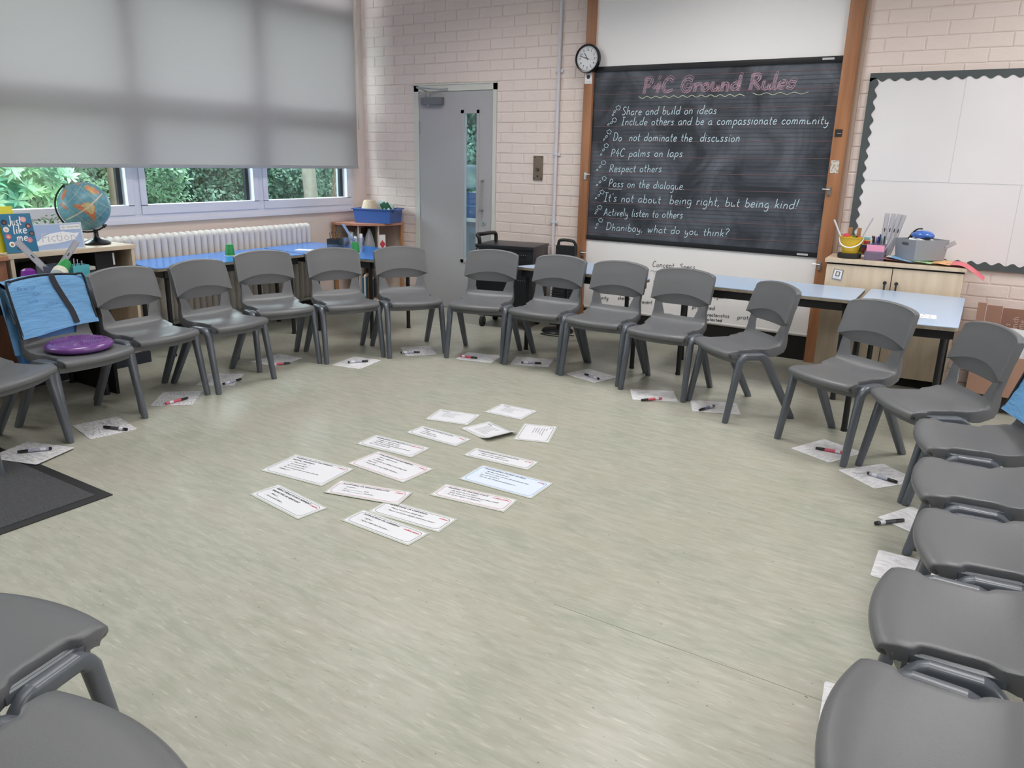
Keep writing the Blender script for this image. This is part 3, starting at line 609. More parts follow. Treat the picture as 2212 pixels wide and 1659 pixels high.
def headrest_mesh():
    bm = bmesh.new(); rings = []
    ss = [-1, -.985, -.95, -.88]+list(np.linspace(-.78, .78, 13))+[.88, .95, .985, 1]
    for s in ss:
        ed = max(0, (abs(s)-.95)/.05)
        xw = lambda z: (.205+.003*(.77-z)/.2)*s
        zt = .782-.024*s*s-.014*abs(s)**14; za = .617-.043*s*s; zb = .545+max(0, (abs(s)*.206-.13)/.076)*.026
        zb = min(zb, za-.003)
        yf = lambda z: prof_y(z)-.016-.024*s*s+.003*ed*ed
        yb_ = lambda z: prof_y(z)+.012-.009*s*s-.003*ed
        row = [(zt-.004, yb_(zt)-.003), (zt, (yf(zt)+yb_(zt))/2), (zt-.0015, yf(zt)+.006), (zt-.007, yf(zt)+.0015), (zt-.016, yf(zt))]
        for t in (.25, .5, .75): row.append((zt-.016+(za-(zt-.016))*t, yf(zt-.016+(za-(zt-.016))*t)))
        row += [(za, yf(za)), (za-.0025, yf(za)+.001)]
        sb = prof_y(zb)+.006-.026*s*s
        row += [((za+zb)/2, (yf(za)+sb)/2+.001), (zb, sb), (zb, sb+.008), ((zt+zb)/2, yb_((zt+zb)/2))]
        rings.append([(xw(z), y, z) for z, y in row])
    loft(bm, rings); bmesh.ops.recalc_face_normals(bm, faces=bm.faces[:])
    me = bpy.data.meshes.new('backrest'); bm.to_mesh(me); bm.free(); me.polygons.foreach_set('use_smooth', [True]*len(me.polygons)); me.set_sharp_from_angle(angle=math.radians(22)); me.materials.append(CHAIR); return me
def side_frame(s):
    """one bent frame swept from front foot over the side rail to the rear foot, cut into leg / rail / leg"""
    P_ = []   # y, z, half width across, half depth, squareness, tangent angle
    def add(y, z, a, b, q, ang): P_.append((y, z, a, b, q, ang))
    fa = math.atan2(.36, .062); ra = math.atan2(-.355, .205)
    for k in (0, .03, .5, 1): add(.062*k, .36*k, .0180+.0025*k-(.0015 if k == 0 else 0), .0180+.0035*k-(.0015 if k == 0 else 0), 2.1+.5*k, fa)
    for k in (.35, .7): add(.062+.030*k, .36+.029*k**.8, .021, .0220, 2.8, fa*(1-k))
    n1 = len(P_)
    add(.095, .389, .0208, .0205, 3.0, 0); add(.15, .388, .0205, .0200, 3.4, 0); add(.200, .386, .0205, .0210, 3.6, -.05)
    n2 = len(P_)
    for k in (.4, .8): add(.200+.035*k, .386-.028*k*k-.004, .0205, .0235, 3.8, ra*k)
    for k in (0, .5, .97, 1): add(.238+.202*k, .352-.352*k, .0200-.0045*k, .0245-.0060*k-(.001 if k == 1 else 0), 4.5, ra)
    rings = []
    for y, z, a, b, q, ang in P_:
        f = min(1, z/.39); xc = (.2125+(.221-.2125)*(1-f)) if y < .15 else (.2125+(.229-.2125)*(1-f))
        flat = z < .0005; N_ = (0, -math.sin(ang), math.cos(ang)); r = []
        for k in range(20):
            th = 2*PI*k/20; cx = math.copysign(abs(math.cos(th))**(2/q), math.cos(th)); cz = math.copysign(abs(math.sin(th))**(2/q), math.sin(th))
            yy, zz = y+N_[1]*b*cz, z+N_[2]*b*cz
            if flat or zz < 0: zz = max(zz, 0) if not flat else 0
            r.append((s*(xc+a*cx), yy, zz))
        rings.append(r)
    out = []
    for nm, sl in (('leg', rings[:n1+1]), ('side_rail', rings[n1:n2]), ('leg', rings[n2-1:])):
        bm = bmesh.new(); loft(bm, sl)
        if nm == 'side_rail':
            sec = [(.166, .384), (.166, .399), (.172, .401), (.177, .3985), (.182, .401), (.187, .3985), (.192, .402), (.197, .404), (.197, .384)]
            loft(bm, [[(s*x, y, z) for x, z in sec] for y in (.058, .085, .15, .215, .245)])
        bmesh.ops.recalc_face_normals(bm, faces=bm.faces[:]); me = bpy.data.meshes.new(nm); bm.to_mesh(me); bm.free()
        me.polygons.foreach_set('use_smooth', [True]*len(me.polygons)); me.set_sharp_from_angle(angle=math.radians(38)); me.materials.append(CHAIRG); out.append(me)
    return out
def apron_mesh():
    bm = bmesh.new(); rings = []
    for s in np.linspace(-1, 1, 13):
        y = .048-.040*(1-s*s); x = .197*s; rings.append([(x, y-.004, .350), (x, y+.006, .350), (x, y+.008, .398), (x, y-.004, .398)])
    loft(bm, rings); bmesh.ops.recalc_face_normals(bm, faces=bm.faces[:]); me = bpy.data.meshes.new('front_apron'); bm.to_mesh(me); bm.free(); me.materials.append(CHAIR); return me
SEATM, HEADM = shell_mesh(), headrest_mesh(); SIDES = {s: side_frame(s) for s in (-1, 1)}; LEGM = {(s, f): SIDES[s][f] for s in (-1, 1) for f in (0, 2)}; RAILM = {s: SIDES[s][1] for s in (-1, 1)}; APR = apron_mesh()
def make_chair(label, x, y, t):
    r = thing('classroom_chair', label, 'chair', (x, y, 0), t, 'grey plastic classroom chairs in a circle')
    link('seat', SEATM, CHAIR, r); link('backrest', HEADM, CHAIR, r); link('front_apron', APR, CHAIR, r)
    for k, me in LEGM.items(): link('leg', me, CHAIRG, r)
    for s, me in RAILM.items(): link('side_rail', me, CHAIRG, r)
    return r
CH = [(-3.812,1.736,1.956,'grey plastic chair at the left edge of the photo beside the dark door mat'),
(-3.931,2.17,1.642,'grey plastic chair with blue sleeve and a purple cushion on its seat'),
(-4.045,2.657,1.59,'grey plastic chair immediately right of the chair with the purple cushion'),
(-4.003,3.145,1.58,'grey plastic chair in front of the blue table, second right of the purple cushion chair'),
(-4.136,3.626,1.231,'grey plastic chair nearest the green cup by the radiator'),
(-3.916,4.051,1.142,'grey plastic chair standing in front of the blue table with pencil pots'),
(-3.646,4.437,1.022,'grey plastic chair in front of the left part of the grey door'),
(-3.226,4.58,.266,'grey plastic chair in front of the black trolley'),
(-2.756,4.625,.017,'grey plastic chair directly in front of the left wooden post and black fan'),
(-2.281,4.606,-.016,'grey plastic chair framing the words security and shelter through its back'),
(-1.794,4.54,-.045,'grey plastic chair below the words Concept Specs'),
(-1.391,4.434,-.727,'angled grey plastic chair showing its side, left of the right wooden post'),
(-.711,4.085,-.528,'grey plastic chair in front of the pale blue table with a small printed card'),
(-.337,3.85,-.997,'grey plastic chair beside the cardboard box of papers'),
(-.159,3.431,-1.396,'grey plastic chair at the right with a blue fabric sleeve over its back'),
(-.113,2.921,-1.462,'grey plastic chair at the right whose seat is next nearer than the blue sleeved chair'),
(-.054,2.42,-1.421,'grey plastic chair seat at the right with a brown capped leg showing behind it'),
(-.103,1.944,-1.508,'grey plastic chair seat at the right, second from the bottom edge'),
(-.118,1.463,-1.578,'large grey plastic chair seat in the bottom right corner'),
(-1.772,.757,3.375,'grey plastic chair at the bottom left showing its leg, rail and scuffed seat'),
(-1.256,.628,3.181,'grey plastic chair seat cut off at the very bottom left edge')]
chairs = [make_chair(l, x, y, t) for (x, y, t, l) in CH]
# brown cap on a front leg of chair 15
bm = bmesh.new(); rings = [[(.222+r*math.cos(a), .0+z*.16+r*math.sin(a), z) for a in [2*PI*k/12 for k in range(12)]] for z, r in ((0, .026), (.004, .027), (.045, .0225), (.05, .021))]
loft(bm, rings); o = build('leg_cap', bm, M('brown_rubber_cap', (96, 76, 62), .6), chairs[14], smooth=50); tag(o, 'brown rubber cap on the leg')
for k, (x, y, a, l_) in enumerate(((.10, .02, .3, .018), (.06, .13, .2, .006))):
    V, F = [], []; ribbon(V, F, [(x, y), (x-l_*math.sin(a), y+l_*math.cos(a))], .004, np.array((0., 0, .4250)), np.array((1., 0, 0)), np.array((0, 1., 0)), np.array((0, 0, 1.)), .0); pyd('scuff_mark', V, F, MATS['brown_rubber_cap'], chairs[19])
# ---- fabric chair sleeves
BAGB = M('blue_nylon', (100, 154, 202), .45, var=.06, vscale=6, bump=.5, bscale=14, stretch=(1, 1, 4)); BAGD = M('blue_pvc_pocket', (70, 132, 200), .3, var=.05); PIPE = M('black_webbing', (30, 30, 38), .7)
def sleeve(ci, label):
    x, y, t, _ = CH[ci]; r = thing('chair_sleeve', label, 'bag', (x, y, 0), t, 'blue fabric chair sleeves')
    bm = bmesh.new(); rings = []; ss = list(np.linspace(-1, 1, 23))
    for s in ss:
        X = .214*s; zt = .800-.020*s*s-.03*abs(s)**12; zl = .512+.004*math.sin(s*3)+.012*s
        wr = lambda z, k: .0022*math.sin(z*70+s*4+k)
        yf = lambda z: prof_y(z)-.030-.026*s*s-.012*(1-min(1, (z-.5)/.1) if z < .6 else 0)
        row = [(zl, yf(zl)+.003), (zl, yf(zl))]
        for q in np.linspace(.06, .94, 9): z = zl+(zt-zl)*q; row.append((z, yf(z)+wr(z, 0)))
        row += [(zt-.006, yf(zt)+.004), (zt, yf(zt)+.016), (zt-.002, prof_y(zt)+.018), (zt-.02, prof_y(zt)+.032)]
        for q in (.8, .6, .4, .2, 0): z = .40+(zt-.40)*q; row.append((z, prof_y(z)+.036+.03*(1-q)+wr(z, 2)))
        row += [(.40, prof_y(.40)+.060), (.62, prof_y(.62)+.030), (.77, prof_y(.77)+.016), (.785, prof_y(.77)-.0), (.77, yf(.77)+.006), (.62, yf(.62)+.005)]
        rings.append([(X, yy, zz) for zz, yy in row])
    loft(bm, rings, cap=True); build('sleeve_cover', bm, BAGB, r, smooth=60)
    bm = bmesh.new(); rings = []
    for z, d in ((.33, .03), (.35, .06), (.43, .07), (.50, .05), (.52, .03)):
        yy = prof_y(max(z, .36))+.05; rings.append([(-.185, yy, z), (.185, yy, z), (.185, yy+d, z), (-.185, yy+d, z)])
    loft(bm, rings); build('rear_pocket', bm, BAGD, r, bevel=.004)
    bm = bmesh.new(); 
    for z0, z1 in ((.455, .56),):
        ys0, ys1 = prof_y(z0)+.006, prof_y(z1)+.002; box(bm, (-.128, 0, 0), (.128, .004, 1), None)
        for v in bm.verts:
            zz = v.co.z; v.co.z = z0+(z1-z0)*zz; v.co.y += ys0+(ys1-ys0)*zz+.012
            v.co.x *= (1-.16*(1-zz))
    build('inner_pocket', bm, BAGD, r)
    # piping round the flap
    pts = []
    F_ = lambda s, z: (.214*s*.985, prof_y(z)-.033-.026*s*s, z)
    for z in np.linspace(.50, .765, 8): pts.append(F_(-1, z))
    for s in (-.97, -.9): pts.append(F_(s, .788+.006*(s+1)*10*.1))
    for s in np.linspace(-.8, .8, 9): pts.append((.214*s, prof_y(.8)-.026-.026*s*s, .797-.02*s*s))
    for s in (.9, .97): pts.append(F_(s, .788))
    for z in np.linspace(.765, .545, 8): pts.append(F_(1, z))
    bm = bmesh.new(); tube(bm, pts, .0062, 6); build('piping', bm, PIPE, r, smooth=60)
    V, F = [], []; P_ = [(.045, .800), (.052, .75), (.078, .66), (.096, .60), (.10, .535)]
    P_ = spline(P_, 4)
    for i, (px, pz) in enumerate(P_):
        for dx in (-.016, .016): V.append((px+dx, prof_y(pz)-.0375-.026*(px/.22)**2-.010*(1-min(1, (pz-.5)/.1) if pz < .6 else 0), pz))
        if i: a = 2*(i-1); F.append((a, a+1, a+3, a+2))
    pyd('strap', V, F, PIPE, r)
    if ci == 1:
        V, F = [], []
        un_ = np.array((0, -1, -.3)); un_ = un_/np.linalg.norm(un_)
        for tx, x0, z, ln, s in (('Reception', -.16, .735, .10, .022), ('Ruler', -.09, .70, .05, .02), ('Smile', -.13, .665, .06, .02), ('class', -.04, .64, .07, .022)):
            hand(tx, (x0, prof_y(z)-.038-.006, z), (x0+ln, prof_y(z)-.038-.004, z+.004), s, .0016, un_, lift=.002, V=V, F=F)
        pyd('faded_writing', V, F, M('faded_pen', (88, 130, 176), .6), r)
sleeve(1, 'blue fabric chair sleeve with black piping on the chair with the purple cushion'); sleeve(14, 'blue fabric chair sleeve with black piping at the right edge beside the cardboard box')
# ---- wobble cushion
x, y, t, _ = CH[1]; c_, s_ = math.cos(t), math.sin(t)
wc = thing('wobble_cushion', 'round purple air cushion with studded top on the chair seat', 'cushion', (x-s_*.165, y+c_*.165, .423), t)
PUR = M('glossy_purple_rubber', (112, 66, 138), .22, coat=.4)
bm = bmesh.new(); lathe(bm, [(0, .002), (.10, .001), (.145, .004), (.163, .016), (.166, .027), (.160, .038), (.145, .046), (.135, .0475), (.05, .051), (0, .052)], 48); build('cushion_body', bm, PUR, wc, smooth=60)
V, F = [], []
for ri in range(1, 12):
    rr = ri*.0118; n = max(6, int(2*PI*rr/.0125))
    for k in range(n):
        a = 2*PI*(k+.5*(ri % 2))/n; cx, cy = rr*math.cos(a), rr*math.sin(a); zb = .0475+.0035*(1-rr/.135); b0 = len(V)
        for j in range(4): V.append((cx+.0042*math.cos(j*PI/2+a), cy+.0042*math.sin(j*PI/2+a), zb))
        V.append((cx, cy, zb+.006)); F += [(b0, b0+1, b0+4), (b0+1, b0+2, b0+4), (b0+2, b0+3, b0+4), (b0+3, b0, b0+4)]
o = pyd('studs', V, F, PUR, wc); o['kind'] = 'stuff'
# ================================================================== FLOOR CARDS
TXTROT = (0, 0, 0)
def card(label, cx, cy, a, wd, ht, head, lines, tagw, border, fill=LAMI, z=.0012, small=False, curl=0):
    r = thing('printed_card', label, 'card', (cx, cy, z), a, 'laminated discussion cards on the floor')
    hw, hh = wd/2, ht/2
    V, F = [], []; nx = 10
    for i in range(nx+1):
        x = -hw+wd*i/nx; zz = curl*max(0, (i/nx-.6)/.4)**2
        for yy in (-hh, hh): V += [(x, yy, zz), (x, yy, zz+.0009)]
        if i: b = 4*(i-1); F += [(b, b+4, b+6, b+2), (b+1, b+3, b+7, b+5), (b, b+1, b+5, b+4), (b+2, b+6, b+7, b+3)]
    F += [(0, 2, 3, 1), (4*nx, 4*nx+1, 4*nx+3, 4*nx+2)]
    pyd('laminate_sheet', V, F, LAME, r)
    m = .009; bz = lambda x: curl*max(0, ((x+hw)/wd-.6)/.4)**2
    V, F = [], []
    for i in range(nx+1):
        x = -hw+m+(wd-2*m)*i/nx
        for yy in (-hh+m, hh-m): V.append((x, yy, bz(x)+.0012))
        if i: b = 2*(i-1); F.append((b, b+2, b+3, b+1))
    pyd('paper_insert', V, F, fill, r)
    V, F = [], []; q = .017; rad = min(.026, ht*.16); pts = []
    for cxx, cyy, a0 in ((hw-q-rad, hh-q-rad, 0), (-hw+q+rad, hh-q-rad, PI/2), (-hw+q+rad, -hh+q+rad, PI), (hw-q-rad, -hh+q+rad, 1.5*PI)):
        pts += [(cxx+rad*math.cos(a0+t), cyy+rad*math.sin(a0+t)) for t in np.linspace(0, PI/2, 6)]
    pts.append(pts[0]); n = len(pts); b0 = 0
    for i, p in enumerate(pts):
        d = np.array(pts[(i+1) % (n-1)])-np.array(pts[(i-1) % (n-1)]); d = d/np.linalg.norm(d); nn = np.array((-d[1], d[0]))*.0011
        for s in (1, -1): V.append((p[0]+nn[0]*s, p[1]+nn[1]*s, bz(p[0])+.0016))
        if i: b = 2*(i-1); F.append((b, b+1, b+3, b+2))
    pyd('border_line', V, F, border, r)
    hs = .0155 if not small else .0095; x0 = -hw+.035; yy = hh-.036
    nl = len(head.split('|'))+len(lines); LS = min(1.15, (ht-.062)/(nl*hs*1.28)) if not small else 1.15; x0 -= .0
    if LS < .85: hs *= .9
    for h in head.split('|'):
        printed('heading', h, hs, INKB, r, (x0, yy, .0017), shear=.2, bold=.0005); yy -= hs*1.38*LS
    for l in lines:
        bul = not l.startswith('~'); l = l.lstrip('~')
        if bul: printed('bullet', '.', .03, INKG, r, (x0+.012, yy, .0017))
        printed('printed_line', l, hs*.92, INKG, r, (x0+(.028 if bul else .02), yy, .0017), shear=.25, bold=.0003 if not small else .0001); yy -= hs*1.28*LS
    if tagw: printed('red_word', tagw, .0155, INKR, r, (hw-.028, hh-.038, .0017), align='RIGHT', shear=.25, bold=.0004)
    return r
RB = M('crimson_print', (196, 84, 110), .5); GB = M('grey_print', (96, 98, 106), .5); BBp = M('blue_print', (92, 140, 206), .5); BF = M('bluish_card', (220, 230, 246), .3)
card('white card headed THINKING ALOUD with red word creative, leftmost large card', -2.65,2.391,.093,.374,.241,'THINKING ALOUD OR SHARING|PARTIAL THINKING',['Why is it that ... ?','I am wondering if ...',"I'm not certain but",'I\'m not completely sure but what I\'m','~thinking is ...'],'creative',GB)
card('white card headed SEEING THINGS FROM A DIFFERENT PERSPECTIVE, at lower left', -2.457,2.094,-.14,.366,.15,'SEEING THINGS FROM A DIFFERENT|PERSPECTIVE OR VIEWPOINT',['What if ...','Some people think ...'],'creative',GB)
card('white card with red border headed CHALLENGING OR DISAGREEING', -2.361,2.652,-.063,.379,.215,'CHALLENGING OR DISAGREEING',['I have a different idea','I disagree','I would like to challenge something that','~Same said','I would like to respectfully challenge ...'],'critical',RB)
card('white card headed EXPANDING OR BUILDING ON above the challenging card', -2.533,2.87,.046,.364,.165,'EXPANDING OR BUILDING ON',['Adding to what Jack said','Building on what Elise said','I have been thinking similarly and I would','~like to add a new point'],'collaborative',GB)
card('white card headed CLARIFYING OR CHECKING with red word critical', -1.927,2.295,.06,.364,.14,'CLARIFYING OR CHECKING',['Please could you clarify that?','Please could you explain what you mean?'],'critical',GB,z=.0008)
card('white card with pink border headed JUSTIFYING OR GIVING REASONS', -2.233,2.359,.245,.37,.145,'JUSTIFYING OR GIVING REASONS',['because ...','If ____________ then','I know _________ because'],'critical',RB,z=.0032)
card('white card headed SUPPORTING OR AGREEING, nearest the camera', -1.951,2.15,-.03,.368,.13,'SUPPORTING OR AGREEING',['I agree ...','I agree with Sara because ...'],'collaborative',GB)
S_ = ['What is the meaning of this word?','What do we mean by this?','Why is it important?','Who might think so?','How do we know this?','What would happen if?']
card('small printed card behind and left of the tilted one, second farthest', -2.561,3.431,.224,.268,.206,'Think about',S_,'',GB,small=True)
card('small printed card farthest from the camera', -2.344,3.718,.03,.257,.203,'Think about',S_,'',GB,small=True)
card('small tilted printed card with one lifted corner in the middle of the far cards', -2.257,3.351,-.333,.266,.203,'Questions',S_+S_[:2],'',GB,small=True,curl=.022)
card('small printed card turned sideways at the right of the far cards', -2.029,3.483,-1.231,.277,.196,'Ask',['What if ...','What does it mean to be kind?']+S_[1:5],'',GB,small=True)
card('narrow white card headed GIVING OR STATING AN IDEA', -2.435,3.13,-.039,.352,.142,'GIVING OR STATING AN IDEA',['I think ...','I strongly believe','It is my opinion that'],'caring',GB)
card('narrow white card headed PARAPHRASING OR REWORDING', -1.978,3.051,.064,.373,.125,'PARAPHRASING OR REWORDING',["I think you're saying that ...",'In other words, Alice is saying'],'caring',GB)
card('pale blue card with blue border headed CONCLUDING OR END WORDS', -1.803,2.827,.02,.396,.208,'CONCLUDING OR END WORDS',['My final thoughts are ...','There are lots of powerful arguments, but','~my own opinion is','For me, the strongest argument is ...'],'caring',BBp,BF)
card('white card headed PASSING ON THE DIALOGUE with a red border', -1.82,2.591,.121,.371,.142,'PASSING ON THE DIALOGUE',['Ali, what do you think?','Beth, what do you think about what I said?','Al, do you agree or disagree?'],'collaborative',RB)
# ================================================================== MINI WHITEBOARDS AND PENS
WBM = M('smudged_mini_whiteboard', (238, 237, 240), .35, rgb2=(206, 204, 208), vscale=22, stretch=(1, 3, 1), contrast=(.42, .7))
WBD = M('heavily_smudged_mini_whiteboard', (230, 228, 230), .35, rgb2=(160, 158, 164), vscale=30, stretch=(1, 4, 1), contrast=(.45, .72))
WB = [(-3.885,1.746,.323,1,'on the corner of the dark door mat'),(-3.975,2.169,1.362-PI/2,1,'in front of the chair with the purple cushion'),(-4.127,2.72,.729-PI/2,1,'just right of the purple cushion chair'),(-4.265,3.14,.644-PI/2,1,'under the second chair right of the cushion'),
(-4.375,3.709,1.639,0,'partly under the chair near the green cup'),(-3.863,4.004,1.741,0,'in front of the chair beside the pencil pot table'),(-3.74,4.557,.869-PI/2,1,'in front of the chair by the grey door'),(-3.242,4.673,.213,0,'in front of the chair by the black trolley'),
(-2.857,4.812,.345,0,'under the chair in front of the black fan'),(-2.323,4.734,-.294,0,'under the chair framing the word shelter'),(-1.779,4.548,.499,0,'below the words Concept Specs, with a red pen'),(-1.371,4.542,.409,1,'under the angled chair left of the right post'),
(-.634,4.159,1.144,0,'beneath the chair by the small printed card, holding a red pen'),(-.349,3.944,.916,0,'in front of the chair beside the cardboard box'),(-.115,3.40,-.48,0,'poking out below the blue sleeved chair'),(-.075,3.02,.02,0,'poking out below the seat nearer than the sleeve'),(-.085,2.04,.12,0,'showing as a sliver by the bottom right seat')]
def wboard_mesh():
    bm = bmesh.new(); pts = []
    for cx, cy, a0 in ((.135, .11, 0), (-.135, .11, PI/2), (-.135, -.11, PI), (.135, -.11, 1.5*PI)): pts += [(cx+.008*math.cos(a0+t), cy+.008*math.sin(a0+t)) for t in np.linspace(0, PI/2, 4)]
    loft(bm, [[(x, y, 0) for x, y in pts], [(x, y, .0022) for x, y in pts]]); bmesh.ops.recalc_face_normals(bm, faces=bm.faces[:]); me = bpy.data.meshes.new('board_sheet'); bm.to_mesh(me); bm.free(); return me
wm0 = wboard_mesh(); wm0.materials.append(WBM); wm1 = wm0.copy(); wm1.materials.clear(); wm1.materials.append(WBD)
for i, (x, y, a, dk, l) in enumerate(WB):
    if i == 15: x, y = -.212+.115*math.cos(.076)+.0+.01, 3.128-.13
    if i == 14: x, y = -.261+.16, 3.53-.06
    r = thing('mini_whiteboard', 'white mini whiteboard '+l, 'whiteboard', (x, y, .0008 if i else .0085), a, 'mini whiteboards on the floor')
    link('board_sheet', wm1 if dk else wm0, WBM, r)
    R_ = random.Random(i*11+2); V, F = [], []
    for k in range(26 if dk else 12):
        px, py = R_.uniform(-.12, .12), R_.uniform(-.1, .1); ln = R_.uniform(.008, .035); n = R_.randint(3, 6)
        pts = [(px+ln*j/n, py+R_.uniform(-.004, .004)) for j in range(n+1)]; ribbon(V, F, pts, R_.uniform(.0008, .0022), np.zeros(3), np.array((1., 0, 0)), np.array((0, 1., 0)), np.array((0, 0, 1.)), .0026)
    if i in (10, 13, 1): hand('Respect', (-.10, .04, 0), (-.02, .04, 0), .02, .0016, (0, 0, 1), lift=.0027, V=V, F=F); hand('ask why', (-.10, .01, 0), (.03, .01, 0), .02, .0016, (0, 0, 1), lift=.0027, V=V, F=F)
    pyd('pen_marks', V, F, MARK if not dk else INKG, r)['kind'] = 'stuff'
PENS = [(-3.921,1.698,-3.841,1.818,0),(-3.96,2.157,-3.818,2.208,2),(-4.059,2.742,-4.061,2.594,1),(-4.142,3.205,-4.137,3.059,0),(-4.209,3.688,-4.275,3.57,1),(-3.808,4.065,-3.891,3.955,0),(-3.681,4.504,-3.781,4.406,0),
(-3.226,4.621,-3.365,4.594,1),(-2.762,4.782,-2.884,4.715,0),(-2.362,4.708,-2.225,4.656,0),(-1.79,4.373,-1.696,4.49,1),(-1.419,4.398,-1.375,4.537,3),(-.687,4.136,-.561,4.145,1),(-.259,3.882,-.397,3.924,0),(-.182,3.45,-.286,3.335,2)]
PB = [M('pen_silver', (170, 172, 190), .35), M('pen_red_label', (206, 92, 110), .4), M('pen_dark_grey', (74, 76, 82), .4), M('pen_blue_grey', (110, 116, 140), .35)]; PN = ['silver bodied', 'red labelled', 'dark grey', 'blue grey']
CAPM = M('pen_black_cap', (24, 24, 27), .3); LAB = M('pen_white_label', (220, 220, 228), .5)
PL = ['on the whiteboard by the door mat','before the purple cushion chair','on the board right of the purple cushion','on the board second right of the cushion','on the whiteboard near the green cup chair','on the whiteboard by the pencil pot table','on the whiteboard by the grey door','on the whiteboard by the black trolley','on the whiteboard near the black fan','on the whiteboard under the word shelter','on the whiteboard below Concept Specs','under the angled chair','under the chair by the printed card','in front of the cardboard box chair','half off the board below the sleeved chair']
pen_cache = {}
def pen_meshes(k):
    if k in pen_cache: return pen_cache[k]
    def mk(n, prof, mat):
        bm = bmesh.new(); lathe(bm, prof, 12); bmesh.ops.rotate(bm, verts=bm.verts, matrix=Matrix.Rotation(PI/2, 3, 'Y')); me = bpy.data.meshes.new(n); bmesh.ops.recalc_face_normals(bm, faces=bm.faces[:]); bm.to_mesh(me); bm.free(); me.polygons.foreach_set('use_smooth', [True]*len(me.polygons)); me.set_sharp_from_angle(angle=.7); me.materials.append(mat); return me
    pen_cache[k] = (mk('cap', [(0, 0), (.006, 0), (.0072, .003), (.0082, .042), (.0082, .046), (0, .046)], CAPM), mk('barrel', [(0, .046), (.0078, .046), (.0085, .05), (.0085, .134), (0, .134)], PB[k]), mk('end_plug', [(0, .134), (.0078, .134), (.0075, .145), (.005, .147), (0, .147)], CAPM if k != 1 else PB[1]), mk('label_band', [(0, .098), (.0088, .098), (.0088, .122), (0, .122)], LAB))
    return pen_cache[k]
for i, (x0, y0, x1, y1, k) in enumerate(PENS):
    z = .0122 if i else .0205
    r = thing('marker_pen', f'{PN[k]} marker pen with black cap '+PL[i], 'pen', (x0, y0, z if i != 14 else .0105), math.atan2(y1-y0, x1-x0), 'dry wipe marker pens on the floor boards')
    for n_, me in zip(('cap', 'barrel', 'end_plug', 'label_band'), pen_meshes(k)): link(n_, me, CAPM, r)
# door mat
dm = thing('door_mat', 'charcoal carpet door mat with a flat black rubber edge', 'mat', (0, 0, 0))
bm = bmesh.new(); box(bm, (-4.30, .82, .0003), (-3.12, 1.70, .0045)); build('rubber_edge', bm, M('mat_rubber', (36, 36, 38), .55), dm, bevel=.0015)
bm = bmesh.new(); box(bm, (-4.26, .86, .003), (-3.17, 1.65, .0075)); build('carpet_pile', bm, M('charcoal_pile', (62, 62, 65), .95, rgb2=(82, 82, 86), vscale=160, bump=.6, bscale=300), dm, bevel=.002)
# ================================================================== TABLES
def table(label, poly, mat, legs, z=.66, name='classroom_table', edge=MDF, brace=True, grp=None):
    r = thing(name, label, 'table', (0, 0, 0), 0, grp)
    def rnd(poly, rad=.03):
        out = []; n = len(poly)
        for i in range(n):
            p0, p, p1 = [np.array(poly[(i+k) % n]) for k in (-1, 0, 1)]; a = (p0-p)/np.linalg.norm(p0-p); b = (p1-p)/np.linalg.norm(p1-p); s, e = p+a*rad, p+b*rad
            out += [tuple((1-t)**2*s+2*t*(1-t)*p+t*t*e) for t in (0, .25, .5, .75, 1)]
        return out
    R_ = rnd(poly); bm = bmesh.new(); prism(bm, R_, z-.004, z); build('tabletop', bm, mat, r)
    bm = bmesh.new(); prism(bm, R_, z-.022, z-.0042); build('top_edge', bm, edge, r)
    cen = np.mean(poly, axis=0); bm = bmesh.new(); n = len(poly); ins = [tuple(cen+(np.array(p)-cen)*.90) for p in poly]
    for i in range(n):
        a, b = np.array(ins[i]), np.array(ins[(i+1) % n]); d = b-a; L_ = np.linalg.norm(d); an = math.atan2(d[1], d[0])
        box(bm, (0, -.012, z-.075), (L_, .012, z-.024), Matrix.Translation((a[0], a[1], 0)) @ Matrix.Rotation(an, 4, 'Z'))
    build('steel_frame', bm, BLACK, r)
    for (x, y) in legs:
        bm = bmesh.new(); tube(bm, [(x, y, .012), (x, y, z-.03)], .0165, 12); lg = build('leg', bm, BLACK, r, smooth=40)
        bm = bmesh.new(); tube(bm, [(x, y, 0), (x, y, .014)], .0185, 12); build('rubber_foot', bm, RUBBER, lg)
    return r
BG = 'blue topped classroom tables'; PG = 'pale blue topped classroom tables'
table('bright blue topped table standing alongside the radiator', [(-5.50,3.30),(-4.99,3.23),(-4.88,4.50),(-5.49,4.56)], BLUET, [(-5.42,3.38),(-5.05,3.34),(-4.95,4.40),(-5.42,4.46)], grp=BG)
table('bright blue topped table holding pencil pots near the corner shelf', [(-5.49,4.58),(-4.89,4.52),(-4.22,4.62),(-4.28,5.22),(-5.05,5.32),(-5.58,5.18)], BLUET, [(-5.43,4.66),(-4.31,4.66),(-4.35,5.17),(-5.45,5.14),(-4.87,4.62)], grp=BG)
table('pale blue table behind the purple cushion chair at the far left', [(-5.05,1.1),(-4.47,1.1),(-4.48,2.60),(-5.02,2.62)], LBLUE, [(-4.98,1.2),(-4.54,1.2),(-4.54,2.52),(-4.96,2.54)], grp=PG)
bx('side_panel', (-5.0, 2.56, 0), (-4.5, 2.58, .60), DARK, bpy.data.objects['classroom_table.002'] if 'classroom_table.002' in bpy.data.objects else None)
table('pale blue trapezoid table between the black trolley and the whiteboard', [(-3.19,5.05),(-2.10,5.06),(-2.10,5.14),(-2.42,5.65),(-2.95,5.65)], LBLUE, [(-3.10,5.12),(-2.18,5.10),(-2.45,5.55),(-3.10,5.52)][:3]+[(-3.0,5.56)], grp=PG)
